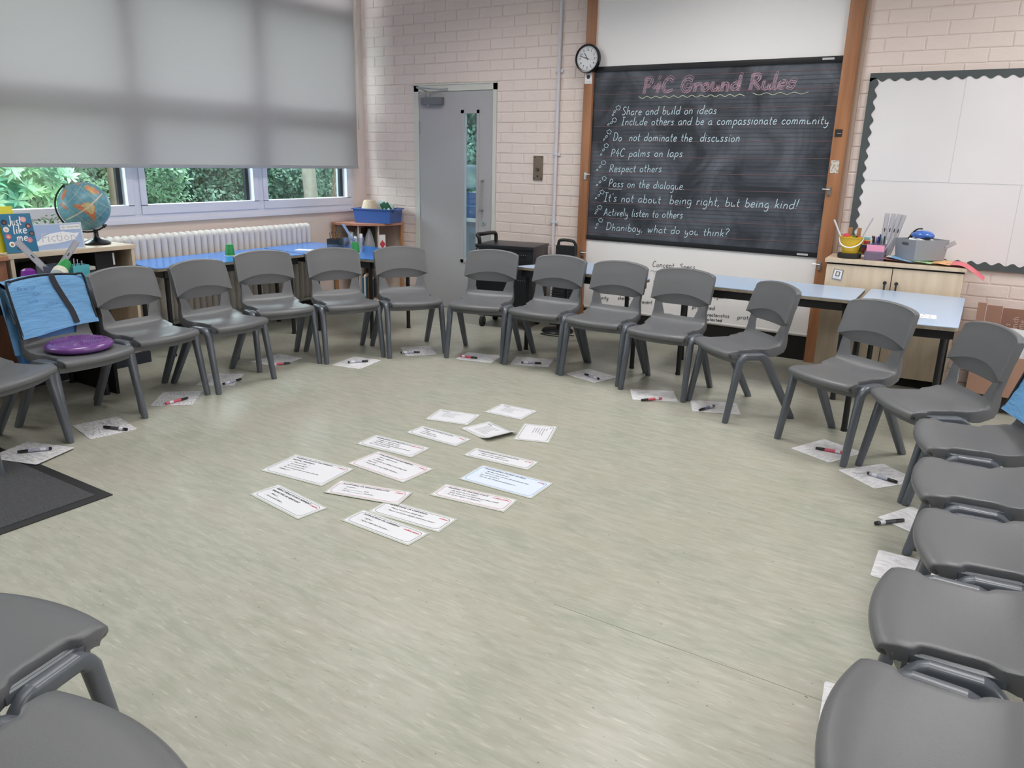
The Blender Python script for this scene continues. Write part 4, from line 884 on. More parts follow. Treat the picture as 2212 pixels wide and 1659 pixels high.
table('pale blue rectangular table in front of the right wooden post', [(-2.06,5.08),(-.75,5.13),(-.77,5.70),(-2.05,5.66)], LBLUE, [(-1.84,5.14),(-.80,5.18),(-.86,5.62),(-1.98,5.58)], grp=PG)
table('pale blue table with a small printed card on it at the right', [(-.70,4.50),(-.15,4.58),(-.18,5.72),(-.74,5.74)], LBLUE, [(-.62,4.56),(-.21,4.64),(-.24,5.64),(-.68,5.66)], grp=PG)
pc = tag(bx('printed_card_on_table', (-.052, -.065, 0), (.052, .065, .0012), PAPER), 'small white printed card lying on the right pale blue table', 'card'); pc.location = (-.325, 4.83, .6605); pc.rotation_euler = (0, 0, .1)
for k, (x, y, m_) in enumerate(((-.035, .045, INKR), (-.01, .047, INKB), (.02, .045, INKR), (-.03, .015, INKBL), (0, .01, INKG), (.02, .012, INKB), (-.02, -.02, INKG), (.015, -.026, INKB), (-.03, -.045, INKR), (.02, -.048, INKBL))): bx('printed_symbol', (x-.006, y-.004, .0012), (x+.007, y+.004, .0016), m_, pc)
wp = tag(bx('paper_sheet', (-.14, -.05, 0), (.14, .05, .001), PAPER), 'white paper strip lying on the blue table beside the pencil pots', 'paper'); wp.location = (-5.05, 4.74, .6605); wp.rotation_euler = (0, 0, .45)
# ================================================================== cups
def cup(label, x, y, z, rx=0, ry=0, n=1, upside=True):
    r = thing('paper_cup', label, 'cup', (x, y, z)); r.rotation_euler = (rx, ry, 0)
    bm = bmesh.new(); lathe(bm, [(.038, 0), (.0375, .002), (.028, .088), (.027, .09), (0, .090)] if upside else [(0, 0), (.028, 0), (.038, .09), (.035, .09), (.026, .004), (0, .004)], 24); build('cup_body', bm, GREEN, r, smooth=45)
    bm = bmesh.new(); bmesh.ops.create_cone; tube(bm, [(0, 0, .0), (0, 0, .004)], .0405, 24); build('cup_rim', bm, CREAM, r, smooth=45)
    return r
cup('upturned green paper cup on the blue table by the radiator', -5.239, 4.043, .6602); cup('upturned green paper cup beside the pencil pots on the blue table', -4.645, 4.845, .6602)
# ------------------------------------------------------------------ caddies with contents
SMOKE = M('smoky_plastic', (92, 98, 116), .25, alpha=.8); BRUSHW = M('brush_wood', (120, 90, 60), .5); FERR = M('brush_tip', (30, 28, 28), .7)
def open_box(bm, x0, y0, x1, y1, h, t=.003, taper=0.):
    o_ = [(x0, y0), (x1, y0), (x1, y1), (x0, y1)]; cx, cy = (x0+x1)/2, (y0+y1)/2
    f = lambda p, s, z: (cx+(p[0]-cx)*s, cy+(p[1]-cy)*s, z)
    k = 1-2*t/(x1-x0)
    rings = [[f(p, 1-taper, 0) for p in o_], [f(p, 1, h) for p in o_], [f(p, k, h) for p in o_], [f(p, k-taper, t) for p in o_]]
    loft(bm, rings)
pot = thing('pencil_pot', 'black square pot of paintbrushes standing in a clear tray on the blue table', 'pot', (-4.93, 4.90, .6605), .3)
bm = bmesh.new(); open_box(bm, -.055, -.05, .055, .05, .095); build('pot_body', bm, BLACKP, pot)
R_ = random.Random(4)
for k in range(9):
    bm = bmesh.new(); x, y = R_.uniform(-.04, .04), R_.uniform(-.035, .035); dx, dy = R_.uniform(-.03, .03), R_.uniform(-.02, .02); h = R_.uniform(.15, .20); tube(bm, [(x, y, .005), (x+dx, y+dy, h-.015)], .0036, 6); b_ = build('paintbrush_handle', bm, BRUSHW, pot); bm = bmesh.new(); tube(bm, [(x+dx, y+dy, h-.015), (x+dx*1.1, y+dy*1.1, h)], [.0035, .001], 6); build('bristles', bm, FERR, b_)
tr = thing('clear_tray', 'low clear plastic tray around the black pencil pot', 'tray', (-4.92, 4.90, .6605), .3)
bm = bmesh.new(); open_box(bm, -.075, -.068, .075, .068, .052); build('tray_body', bm, CLEAR, tr)
cb = thing('clear_caddy', 'clear plastic caddy of glue sticks with a long blue ruler, beside the black pot', 'caddy', (-4.76, 4.95, .6605), .3)
bm = bmesh.new(); open_box(bm, -.07, -.06, .07, .06, .115); build('caddy_body', bm, CLEAR, cb)
bm = bmesh.new(); box(bm, (-.13, -.016, .0), (.17, .016, .002), Matrix.Translation((-.02, -.02, .125)) @ Matrix.Rotation(-.3, 4, 'Z') @ Matrix.Rotation(.85, 4, 'Y')); build('ruler', bm, M('blue_clear_ruler', (128, 150, 190), .2), cb)
for k, (x, y, h, r_) in enumerate(((-.04, .02, .14, .014), (.05, .03, .145, .013), (.03, -.02, .11, .01), (0, .03, .12, .012))):
    bm = bmesh.new(); tube(bm, [(x, y, .004), (x*1.1, y, h)], r_, 12); build('glue_stick', bm, PAPER, cb, smooth=40)
# ================================================================== CORNER SHELF
cs = thing('corner_shelf', 'curved corner bookshelf with a wooden top in the corner by the door', 'shelf', (XL+.03, YB-.03, 0))
LAMW = M('pale_laminate', (214, 200, 190), .5); EDGW = M('orange_wood_edge', (186, 138, 98), .45); TOPW = M('cherry_laminate_top', (188, 132, 108), .35, var=.06, vscale=4)
def quarter(r, n=14, sq=.18): 
    out = [(0, 0)]
    for k in range(n+1): a = PI/2*k/n; rr = r*(1+sq*math.sin(2*a)); out.append((rr*math.cos(a), -rr*math.sin(a)))
    return out
ZT = .815
bm = bmesh.new(); prism(bm, quarter(.51), ZT-.022, ZT); build('shelf_top', bm, TOPW, cs, bevel=.006)
for z in (.04, .495): bm = bmesh.new(); prism(bm, quarter(.47), z, z+.016); build('shelf_board', bm, LAMW, cs)
bx('back_panel', (0, -.47, .03), (.012, 0, ZT-.022), LAMW, cs); bx('back_panel', (0, -.012, .03), (.47, 0, ZT-.022), LAMW, cs)
bx('end_post', (0, -.49, 0), (.028, -.465, ZT-.022), EDGW, cs); bx('end_post', (.465, -.028, 0), (.49, 0, ZT-.022), EDGW, cs)
for a in (.62, .98):
    bm = bmesh.new(); rr = .47*(1+.18*math.sin(2*a)); box(bm, (.05, -.007, .06), (rr, .007, ZT-.022), Matrix.Rotation(-a, 4, 'Z')); build('divider', bm, LAMW, cs)
BK = [(250,238,226),(38,92,110),(44,60,96),(120,40,50),(70,140,90),(200,190,170),(150,40,60),(90,96,110),(60,110,160),(220,220,226),(176,60,60),(110,130,80)]
BKN = ['cream', 'dark teal', 'navy', 'maroon', 'green', 'beige', 'crimson', 'slate', 'blue', 'white', 'red', 'olive']
ORD = ['first', 'second', 'third', 'fourth', 'fifth', 'sixth', 'seventh', 'eighth', 'ninth']
def books(parent_label, base, a, r0, z, n, seed, grp):
    R_ = random.Random(seed); off = 0
    for k in range(n):
        th = R_.uniform(.008, .022); h = R_.uniform(.17, .26); d = .15; ci_ = R_.randrange(len(BK)); c = BK[ci_]
        m_ = M('book_cover_%d_%d_%d' % c, c, .5)
        o = thing('book', f'{BKN[ci_]} {parent_label[0]}, {ORD[k]} from the left {parent_label[1]}', 'book', (0, 0, 0), 0, grp)
        P0 = Vector(base)+Vector((math.cos(-a)*r0, math.sin(-a)*r0, 0))+Vector((math.sin(a), math.cos(a), 0))*off
        o.location = (P0.x, P0.y, z); o.rotation_euler = (0, 0, -a)
        bm = bmesh.new(); box(bm, (-d, 0, 0), (0, th, h)); build('cover', bm, m_, o, bevel=.0015)
        bm = bmesh.new(); box(bm, (-d+.004, .0015, h-.001), (-.004, th-.0015, h+.0008)); build('pages', bm, CREAM, o)
        off += th+.0015
base = (XL+.03, YB-.03, 0)
books(('picture book', 'in the left bay of the corner shelf'), (base[0], base[1]-.05, 0), 1.12, .46, .512, 6, 3, 'books in the corner shelf left bay')
books(('book', 'in the middle bay of the corner shelf'), base, .80, .40, .512, 6, 9, 'books in the corner shelf middle bay')
books(('folder', 'on the lowest board of the corner shelf'), base, 1.02, .46, .057, 9, 21, 'folders on the lowest corner shelf')
tb = thing('clear_bag', 'crumpled clear plastic bag standing in the middle bay of the corner shelf', 'bag', (base[0]+.36, base[1]-.36, .512))
bm = bmesh.new(); lathe(bm, [(.0, 0), (.045, 0), (.05, .10), (.03, .19), (.008, .25), (0, .25)], 10)
for v in bm.verts: v.co.x += .008*math.sin(v.co.z*60+v.co.y*80)
build('bag_film', bm, M('cloudy_film', (170, 170, 178), .3, alpha=.75), tb, smooth=30)
jn = thing('red_white_carton', 'white carton with a red diamond in the middle bay of the corner shelf', 'box', (base[0]+.44, base[1]-.26, .512), -.7)
bx('carton', (-.02, -.03, 0), (.02, .03, .19), PAPER, jn, bevel=.002); bm = bmesh.new(); loft(bm, [[(.0205, 0, .14), (.0205, .028, .10), (.0205, 0, .05), (.0205, -.028, .10)], [(.0215, 0, .14), (.0215, .028, .10), (.0215, 0, .05), (.0215, -.028, .10)]]); build('red_diamond', bm, INKR, jn)
# storage tray on top
ty = thing('storage_tray', 'deep blue plastic storage tray on top of the corner shelf', 'tray', (-5.36, 5.93, ZT+.001), .28)
NAVY = M('royal_blue_plastic', (62, 98, 168), .35)
bm = bmesh.new(); open_box(bm, -.20, -.145, .20, .145, .135, t=.006, taper=.07); build('tray_body', bm, NAVY, ty)
bm = bmesh.new(); box(bm, (-.212, -.157, .128), (-.198, .157, .138)); box(bm, (.198, -.157, .128), (.212, .157, .138)); box(bm, (-.212, -.157, .128), (.212, -.143, .138)); box(bm, (-.212, .143, .128), (.212, .157, .138)); build('tray_rim', bm, NAVY, ty)
bm = bmesh.new(); loft(bm, [[(.212, -.09, .136), (.224, -.06, .130), (.226, 0, .118), (.224, .06, .130), (.212, .09, .136)], [(.212, -.09, .10), (.214, -.06, .105), (.215, 0, .108), (.214, .06, .105), (.212, .09, .10)]]); build('finger_grip', bm, NAVY, ty)
ht = thing('straw_hat', 'small straw coloured hat upturned in the blue storage tray', 'hat', (-5.44, 5.90, ZT+.11), 0)
bm = bmesh.new(); lathe(bm, [(.092, 0), (.084, .02), (.060, .095), (.054, .104), (0, .107)], 28); build('hat_crown', bm, M('straw_weave', (214, 196, 172), .8, var=.1, vscale=90, bump=.4, bscale=160), ht, smooth=50)
gp = thing('green_packets', 'white carton with green print leaning in the blue storage tray', 'box', (-5.36, 6.0, ZT+.10), .3)
bm = bmesh.new(); box(bm, (-.08, 0, 0), (.10, .02, .10), Matrix.Rotation(.25, 4, 'Y')); build('carton', bm, M('pale_green_carton', (222, 234, 232), .5), gp); bx('green_logo', (.02, -.002, .05), (.05, 0, .085), M('dark_green_print', (22, 86, 56), .5), gp)
for k, (dx, tl) in enumerate(((0, .55), (.05, .62))):
    g_ = thing('green_bag', 'dark green foil packet leaning at the right end of the blue tray' if k else 'dark green foil packet beside the white carton in the blue tray', 'packet', (-5.27+dx, 5.97, ZT+.09), .3)
    bm = bmesh.new(); box(bm, (-.03, -.003, 0), (.03, .012, .115), Matrix.Rotation(-tl, 4, 'Y')); build('packet', bm, MATS['dark_green_print'], g_, bevel=.003)
    bm = bmesh.new(); box(bm, (-.012, -.005, .03), (.012, -.003, .06), Matrix.Rotation(-tl, 4, 'Y')); build('pale_label', bm, MATS['pale_green_carton'], g_)
# ================================================================== TROLLEY
tl = thing('charging_trolley', 'black metal charging trolley with a push handle in front of the door', 'trolley', (-3.93, 5.60, 0), .20)
TW, TD = .53, .40; TB = M('black_powder_coat', (34, 36, 42), .35)
bm = bmesh.new(); box(bm, (0, 0, .13), (TW, TD, .705)); build('cabinet_body', bm, TB, tl, bevel=.006)
bm = bmesh.new(); box(bm, (-.005, -.012, .705), (TW+.005, TD+.005, .735)); build('top_tray', bm, TB, tl, bevel=.008)
bx('front_door', (.02, -.008, .16), (TW-.02, 0, .62), M('black_door_panel', (24, 26, 32), .35), tl, bevel=.003)
bx('vent_strip', (.10, -.006, .645), (TW-.06, 0, .685), M('vent_black', (18, 18, 22), .5), tl)
o = bm = bmesh.new()
for k in range(15): x = .17+k*.021; box(bm, (x, -.008, .66), (x+.004, -.006, .666))
for k in range(4): x = .40+k*.02; box(bm, (x, -.0105, .44), (x+.004, -.008, .445))
build('vent_holes', bm, SILVER, tl)
lk = bx('lock_plate', (.0, -.012, .64), (.045, -.004, .70), TB, tl, bevel=.003); bm = bmesh.new(); tube(bm, spline([(.014, -.016, .668), (.014, -.016, .685), (.0225, -.016, .692), (.031, -.016, .685), (.031, -.016, .668)], 4), .0025, 6); build('padlock_shackle', bm, STEEL, tl); bx('padlock', (.009, -.022, .642), (.036, -.012, .668), M('green_padlock', (40, 92, 74), .4), tl, bevel=.003)
bm = bmesh.new(); tube(bm, spline([(.02, .03, .73), (.02, .02, .78), (.0, .03, .81), (.03, .10, .815), (.05, .24, .815), (.06, .30, .80), (.06, .31, .73)], 5), .017, 10); build('push_handle', bm, BLACKP, tl, smooth=50)
bx('base_plate', (.02, .02, .10), (TW-.02, TD-.02, .13), BLACK, tl)
for x, y in ((.05, .04), (TW-.06, .04), (.05, TD-.05), (TW-.06, TD-.05)):
    bm = bmesh.new(); tube(bm, [(x-.014, y, .045), (x+.014, y, .045)], .045, 20); w_ = build('castor_wheel', bm, RUBBER, tl, smooth=40); bm = bmesh.new(); box(bm, (x-.02, y-.02, .09), (x+.02, y+.02, .102)); box(bm, (x-.02, y-.012, .04), (x-.017, y+.012, .10)); box(bm, (x+.017, y-.012, .04), (x+.02, y+.012, .10)); build('castor_fork', bm, STEEL, w_)
# ================================================================== FAN
fn = thing('black_fan', 'black upright fan heater with slotted handle behind the left post', 'fan', (-3.23, 5.86, 0), .1)
bm = bmesh.new(); lathe(bm, [(0, 0), (.135, 0), (.14, .01), (.13, .022), (.05, .035), (0, .035)], 32); build('fan_base', bm, BLACKP, fn, smooth=50)
def taper(x0b, x1b, x0t, x1t, z0, z1, d): return [[(x0b, -d, z0), (x1b, -d, z0), (x1b, d, z0), (x0b, d, z0)], [(x0t, -d, z1), (x1t, -d, z1), (x1t, d, z1), (x0t, d, z1)]]
bm = bmesh.new(); loft(bm, taper(-.07, .13, -.035, .14, .06, .68, .035)); build('fan_body', bm, BLACKP, fn, bevel=.012)
bm = bmesh.new(); tube(bm, spline([(-.028, 0, .68), (-.022, 0, .765), (-.002, 0, .797), (.10, 0, .797), (.135, 0, .765), (.14, 0, .68)], 5), .013, 8); box(bm, (-.033, -.03, .66), (.145, .03, .755)); build('carry_handle', bm, BLACKP, fn)
for k in range(10): bx('grille_slat', (-.055, -.040, .16+k*.022), (.12, -.034, .168+k*.022), M('slat_grey', (44, 46, 50), .35), fn)
bm = bmesh.new(); tube(bm, [(.02, 0, .02), (.02, 0, .08)], .03, 12); build('fan_neck', bm, BLACKP, fn)
bm = bmesh.new(); tube(bm, spline([(.05, -.05, .012), (.16, -.15, .006), (.06, -.20, .006), (-.08, -.18, .006), (.0, -.12, .006), (.2, -.1, .006)], 6), .004, 6); build('power_cable', bm, RUBBER, fn)
# ================================================================== RIGHT CUPBOARD AND THINGS ON IT
CZ = .84; cu = thing('low_cupboard', 'low beech cupboard with two doors under the display board', 'cupboard', (-1.05, 5.74, 0), .06)
CW, CD = .84, .365
bm = bmesh.new(); box(bm, (0, .02, .06), (.018, CD, CZ-.028)); box(bm, (CW-.018, .02, .06), (CW, CD, CZ-.028)); box(bm, (0, .02, .06), (CW, CD, .08)); box(bm, (0, CD-.01, .06), (CW, CD, CZ-.028)); build('carcass', bm, BEECH, cu)
bx('cupboard_top', (-.012, -.012, CZ-.026), (CW+.012, CD, CZ), BEECH, cu, bevel=.003); bx('plinth', (.02, .04, 0), (CW-.02, CD, .06), DARK, cu); bx('shadow_gap', (.0, .01, CZ-.04), (CW, .03, CZ-.026), DARK, cu)
bm = bmesh.new(); 
for x0, x1 in ((.002, CW/2-.0025), (CW/2+.0025, CW-.002)):
    dd = bx('cupboard_door', (x0, 0, .065), (x1, .02, CZ-.038), BEECH, cu, bevel=.0015)
    hx = CW/2-.035 if x0 < .1 else CW/2+.035
    bm = bmesh.new(); tube(bm, spline([(hx, 0, .708), (hx, -.03, .708), (hx, -.032, .68), (hx, -.03, .57), (hx, 0, .565)], 5), .006, 8); tube(bm, [(hx, -.036, .706), (hx, -.018, .706)], .012, 12); build('handle', bm, BLACKP, dd)
for z in (.62, .18): bx('hinge', (CW-.002, .0, z-.03), (CW+.006, .02, z+.03), STEEL, cu)
lb = tag(bx('cupboard_label', (0, 0, 0), (.066, .002, .075), CLEAR), 'small laminated picture label on the left door of the low cupboard', 'label'); lb.location = (-1.005, 5.737, .70); lb.rotation_euler = (0, .12, .06)
bx('label_card', (.006, -.001, .008), (.058, 0, .068), PAPER, lb); bx('label_picture', (.018, -.002, .026), (.046, -.001, .06), INKG, lb); bx('label_picture', (.024, -.0025, .032), (.040, -.002, .054), CREAM, lb); printed('printed_text', 'Cushions', .009, INKBL, lb, (.032, -.002, .013), (PI/2, 0, 0), 'CENTER')
# local frame on the cupboard top
def oncup(x, y, z=0): a = .06; return (-1.05+x*math.cos(a)-y*math.sin(a), 5.74+x*math.sin(a)+y*math.cos(a), CZ+.0005+z)
sp = thing('black_speaker', 'small round black gadget under the yellow bucket', 'speaker', oncup(.125, .12), 0)
bm = bmesh.new(); lathe(bm, [(0, 0), (.074, 0), (.077, .008), (.077, .03), (.072, .034), (0, .034)], 32); build('speaker_body', bm, M('matt_black', (36, 38, 40), .6), sp, smooth=40)
bu = thing('toy_bucket', 'yellow toy bucket with a white handle on top of the cupboard', 'bucket', oncup(.125, .13, .035), 0)
YEL = M('yellow_plastic', (226, 188, 52), .35)
bm = bmesh.new(); lathe(bm, [(0, 0), (.052, 0), (.074, .105), (.080, .106), (.080, .112), (.071, .111), (.049, .004), (0, .004)], 32); build('bucket_body', bm, YEL, bu, smooth=45)
bm = bmesh.new(); tube(bm, [(.077*math.cos(a), -.077*abs(math.sin(a))*1.0-.004, .104-.062*abs(math.sin(a))) for a in np.linspace(0, PI, 20)], .0045, 8); build('bucket_handle', bm, PAPER, bu, smooth=60)
for k, (dx, dy, dz, r_, m_, n_) in enumerate(((-.13, -.02, .20, .006, M('white_stick', (214, 214, 224), .4), 'white_rod'), (.11, .04, .22, .005, SILVER, 'silver_rod'))):
    bm = bmesh.new(); tube(bm, [(-.03+.06*k, 0, .02), (-.03+.06*k+dx*.75, dy, .02+dz)], r_, 8); o_ = build(n_, bm, m_, bu)
rl = [('wooden ruler standing left in the yellow bucket', -.02), ('rounded wooden ruler standing right in the yellow bucket', .03)]
for k, (l_, x) in enumerate(rl):
    r = thing('wooden_ruler', l_, 'ruler', oncup(.125+x, .17, .05), 0); bm = bmesh.new(); box(bm, (-.014, 0, 0), (.014, .003, .155), Matrix.Rotation(.06*k, 4, 'Y')); build('ruler_strip', bm, M('ruler_wood', (168, 122, 84), .5), r, bevel=.001)
    V, F = [], []
    for q in range(14): ribbon(V, F, [(.006, .05+q*.0075), (.013, .05+q*.0075)], .0009, np.array((0., -.0005, 0)), ex, ez, en, .0003)
    pyd('scale_marks', V, F, INKB, r)
bm = bmesh.new(); lathe(bm, [(0, 0), (.02, .002), (.026, .02), (.018, .042), (0, .048)], 16); rf = build('red_ball', bm, INKR, bu, smooth=60); rf.location = (-.035, -.01, .085)
for k, c in enumerate(((230, 120, 40), (230, 190, 40), (70, 140, 60), (40, 36, 36), (224, 110, 40))): bx('block', (-.02+k*.018-.008, -.03+.01*(k % 2), .09), (-.02+k*.018+.006, -.01, .116), M('toy_block_%d' % c[0]+str(c[1]), c, .4), bu)
pbx = thing('picture_box', 'yellow picture box with red and blue shapes behind the bucket', 'box', oncup(.17, .20), .05)
bx('carton', (-.02, 0, .02), (.085, .045, .125), M('yellow_card', (232, 196, 96), .5), pbx, bevel=.002)
for lo, hi, c in (((.03, -.0015, .095), (.072, 0, .118), (205, 74, 80)), ((-.015, -.0015, .04), (.02, 0, .09), (62, 100, 70)), ((.02, -.0015, .062), (.08, 0, .088), (52, 72, 140)), ((.022, -.0025, .035), (.045, -.001, .072), (160, 72, 62)), ((.05, -.0025, .03), (.072, -.001, .055), (214, 120, 50))): bx('printed_shape', lo, hi, M('shape_%d_%d' % (c[0], c[1]), c, .5), pbx)
bx('cyan_lid', (.02, .0, .126), (.065, .04, .142), M('cyan_plastic', (140, 200, 210), .4), pbx)
cd = thing('pen_caddy', 'clear caddy with pink card full of pens and rulers on the cupboard', 'caddy', oncup(.29, .10), .02)
bm = bmesh.new(); open_box(bm, -.062, -.05, .062, .09, .062, t=.002); build('front_tray', bm, M('smoky_clear_caddy', (128, 126, 150), .15, alpha=.55), cd); bm = bmesh.new(); open_box(bm, -.058, .0, .062, .088, .11, t=.002); build('rear_tray', bm, MATS['smoky_clear_caddy'], cd)
PNK = M('pink_card', (236, 158, 190), .6); bx('pink_card', (-.054, -.042, .004), (.054, -.040, .105), PNK, cd); bx('pink_card', (.054, -.042, .004), (.056, .03, .10), PNK, cd)
PC = [(34, 34, 38), (34, 34, 38), (176, 150, 200), (40, 44, 110), (36, 40, 90), (130, 190, 196), (34, 34, 38), (230, 230, 236), (206, 196, 150), (214, 214, 222)]
for k, c in enumerate(PC):
    p_ = thing('felt_pen', ['black felt pen left of centre in the clear pink caddy','black felt pen, second in the clear pink caddy','lilac felt pen in the clear pink caddy','navy felt pen in the clear pink caddy','dark blue pen standing tallest in the clear pink caddy','turquoise felt pen in the clear pink caddy','black felt pen right of the turquoise one in the caddy','white pen at the right of the clear pink caddy','cream pencil at the left of the clear pink caddy','pale grey pen at the far left of the clear pink caddy'][k], 'pen', oncup(.29+(-.020, -.012, -.001, .009, .016, .026, .040, .05, -.032, -.046)[k], .12+.01*(k % 3), .004), 0, 'pens in the pink caddy')
    h = (.158, .155, .15, .155, .17, .15, .16, .135, .15, .14)[k]; bm = bmesh.new(); tube(bm, [(0, 0, 0), (.002*(k-5), 0, h*.72)], .0048, 8); build('barrel', bm, M('pen_barrel_%d_%d' % (c[0], c[2]), tuple(min(255, v+40) for v in c), .4), p_); bm = bmesh.new(); tube(bm, [(.002*(k-5), 0, h*.72), (.002*(k-5)*1.3, 0, h*.97), (.002*(k-5)*1.32, 0, h)], [.0056, .0052, .003], 8); build('pen_cap', bm, M('pen_cap_%d_%d' % (c[0], c[2]), c, .35), p_)
RUL = M('clear_ruler', (196, 194, 200), .2, alpha=.72)
def ruler(label, loc, rot, ln=.31, wd=.036, parent=None):
    r = thing('plastic_ruler', label, 'ruler', loc); r.rotation_euler = rot
    bx('ruler_strip', (-wd/2, -.001, 0), (wd/2, .001, ln), RUL, r)
    V, F = [], []
    for q in range(2, 60):
        z = ln*q/62
        for sx in (-1, 1): ribbon(V, F, [(sx*wd*.48, z), (sx*wd*(.36 if q % 5 else .26), z)], .0011, np.array((0., -.001, 0)), ex, ez, en, .0004)
    ribbon(V, F, [(0, ln*.60), (0, ln*.68)], .007, np.array((0., -.001, 0)), ex, ez, en, .0004)
    pyd('scale_marks', V, F, INKB, r); return r
for k, (x, a, l_) in enumerate(((.318, .02, 'clear ruler standing upright, leftmost in the pink caddy'), (.336, .09, 'clear ruler standing second in the pink caddy'), (.350, .16, 'clear ruler leaning third in the pink caddy'), (.362, .22, 'clear ruler leaning furthest right in the pink caddy'))): ruler(l_, oncup(x, .165+.006*k, .004), (0, a, .06), wd=.030)
bm = bmesh.new(); tube(bm, [(0, 0, 0), (.055, 0, .115)], .004, 8); sc = build('silver_pen_barrel', bm, SILVER, cd); sc.location = (.045, .0, .05)
po = thing('folded_posters', 'curling coloured posters lying under the grey crate on the cupboard', 'poster', oncup(.39, .0), 0)
V, F = [], []; n = 24
seg_c = [M('poster_blue', (120, 168, 214), .5), M('poster_green', (172, 214, 158), .5), M('poster_orange', (238, 182, 126), .5), M('poster_red', (226, 110, 122), .5)]
def strip(name, x0, x1, y0, y1, z0, m_, drop=0, lift=0):
    V, F = [], []; n = 10
    for i in range(n+1):
        t = i/n; x = x0+(x1-x0)*t; z = z0+.003*math.sin(t*5)+lift*(1-t)**2
        if drop: z -= drop*max(0, t-.25)**1.4
        V += [(x, y0-(.02*t if drop else 0), z), (x, y1-(.05*t if drop else 0), z)]
        V += [(x, y0-(.02*t if drop else 0), z+.0012), (x, y1-(.05*t if drop else 0), z+.0012)]
        if i: b = 4*(i-1); F += [(b, b+1, b+5, b+4), (b+2, b+6, b+7, b+3), (b, b+4, b+6, b+2), (b+1, b+3, b+7, b+5)]
    F += [(0, 2, 3, 1), (4*n, 4*n+1, 4*n+3, 4*n+2)]
    return pyd(name, V, F, m_, po)
strip('poster_sheet', 0, .14, .02, .30, .014, seg_c[0], lift=.018); strip('poster_sheet', .14, .25, .02, .30, .014, seg_c[1]); strip('poster_sheet', .25, .36, .02, .30, .014, seg_c[2]); strip('poster_sheet', .36, .56, .02, .28, .014, seg_c[3], drop=.12)
strip('under_sheet', -.08, .2, .04, .28, .006, M('poster_maroon', (186, 130, 134), .5), lift=.012); strip('under_sheet', -.03, .30, .06, .30, .002, CREAM, lift=.03)
for k in range(5):
    bx('printed_words', (.03+k*.075, .04, .0185), (.07+k*.075, .046, .0195), PAPER if k in (0, 1) else INKG, po)
gc = thing('grey_crate', 'grey plastic crate with a slot handle standing on the posters', 'crate', oncup(.56, .17, .021), .80)
bm = bmesh.new(); open_box(bm, -.13, -.10, .13, .10, .135, t=.004, taper=.10); build('crate_body', bm, M('grey_crate_plastic', (148, 152, 158), .4), gc)
bm = bmesh.new(); pts = [(-.022+.008*math.cos(a), .008*math.sin(a)) for a in np.linspace(PI/2, 1.5*PI, 7)]+[(.022+.008*math.cos(a), .008*math.sin(a)) for a in np.linspace(-PI/2, PI/2, 7)]
for s_ in (-1,):
    vs_ = [(-.1262, p[0], .105+p[1]) for p in pts]; vs2 = [(-.1295, p[0], .105+p[1]) for p in pts]; loft(bm, [vs_, vs2])
build('slot_handle', bm, M('slot_dark', (78, 80, 84), .6), gc)
hp = thing('blue_gadget', 'shiny blue rounded gadget resting on top of the grey crate', 'toy', oncup(.56, .17, .165), -.3)
bm = bmesh.new(); bmesh.ops.create_uvsphere(bm, u_segments=24, v_segments=12, radius=1)
for v in bm.verts: v.co = Vector((v.co.x*.075, v.co.y*.055, v.co.z*.036 if v.co.z > 0 else v.co.z*.02)); v.co.z += .012
build('gadget_body', bm, M('glossy_blue', (64, 110, 196), .2, coat=.5), hp, smooth=60)
bm = bmesh.new(); tube(bm, spline([(-.07, 0, .0), (-.062, -.01, .03), (-.03, -.02, .055), (.0, -.02, .058)], 4), .005, 8); tube(bm, [(-.074, -.02, -.01), (-.074, .02, .02)], .012, 8); box(bm, (.02, -.04, -.02), (.06, .03, .0)); build('black_strap', bm, BLACKP, hp)
ruler('clear ruler leaning out of the right end of the grey crate', oncup(.585, .17, .03), (0, .98, .05), ln=.21, wd=.028)
for k, (x, y) in enumerate(((.51, .15), (.56, .13), (.6, .16))):
    t_ = tag(bx('tissue', (-.03, -.02, 0), (.03, .02, .012), PAPER, bevel=.004), ['crumpled white tissue at the left in the grey crate', 'crumpled white tissue at the front in the grey crate', 'crumpled white tissue at the right in the grey crate'][k], 'tissue'); t_.location = oncup(x, y, .145); t_.rotation_euler = (.2, .1*k, k)
# ================================================================== LEFT BOOKCASE AND THINGS
lc = thing('low_bookcase', 'low beech bookcase under the window at the left', 'bookcase', (0, 0, 0))
x0, x1, y0, y1, zt = -5.42, -5.07, 2.33, 3.13, .83
bx('bookcase_top', (x0, y0-.01, zt-.028), (x1+.006, y1+.008, zt), BEECH, lc, bevel=.002); bx('side_panel', (x0, y0, .08), (x1, y0+.022, zt-.028), BEECH, lc); bx('side_panel', (x0, y1-.022, .08), (x1, y1, zt-.028), BEECH, lc)
bx('back_panel', (x0, y0, .08), (x0+.01, y1, zt-.028), M('grey_brown_back', (92, 86, 80), .7), lc); bx('shelf_board', (x0, y0+.02, .555), (x1-.01, y1-.02, .575), BEECH, lc); bx('bottom_board', (x0, y0, .08), (x1, y1, .10), BEECH, lc); bx('plinth', (x0, y0, 0), (x1+.03, y1+.02, .08), M('navy_plinth', (34, 38, 50), .6), lc)
bc = thing('brown_cabinet', 'brown wooden cabinet end at the far left edge', 'cabinet', (0, 0, 0)); bx('cabinet_body', (-5.40, 1.5, 0), (-5.06, 2.30, .80), BROWN, bc, bevel=.002); bx('cabinet_top', (-5.42, 1.48, .80), (-5.04, 2.31, .822), M('brown_top', (176, 122, 92), .45), bc)
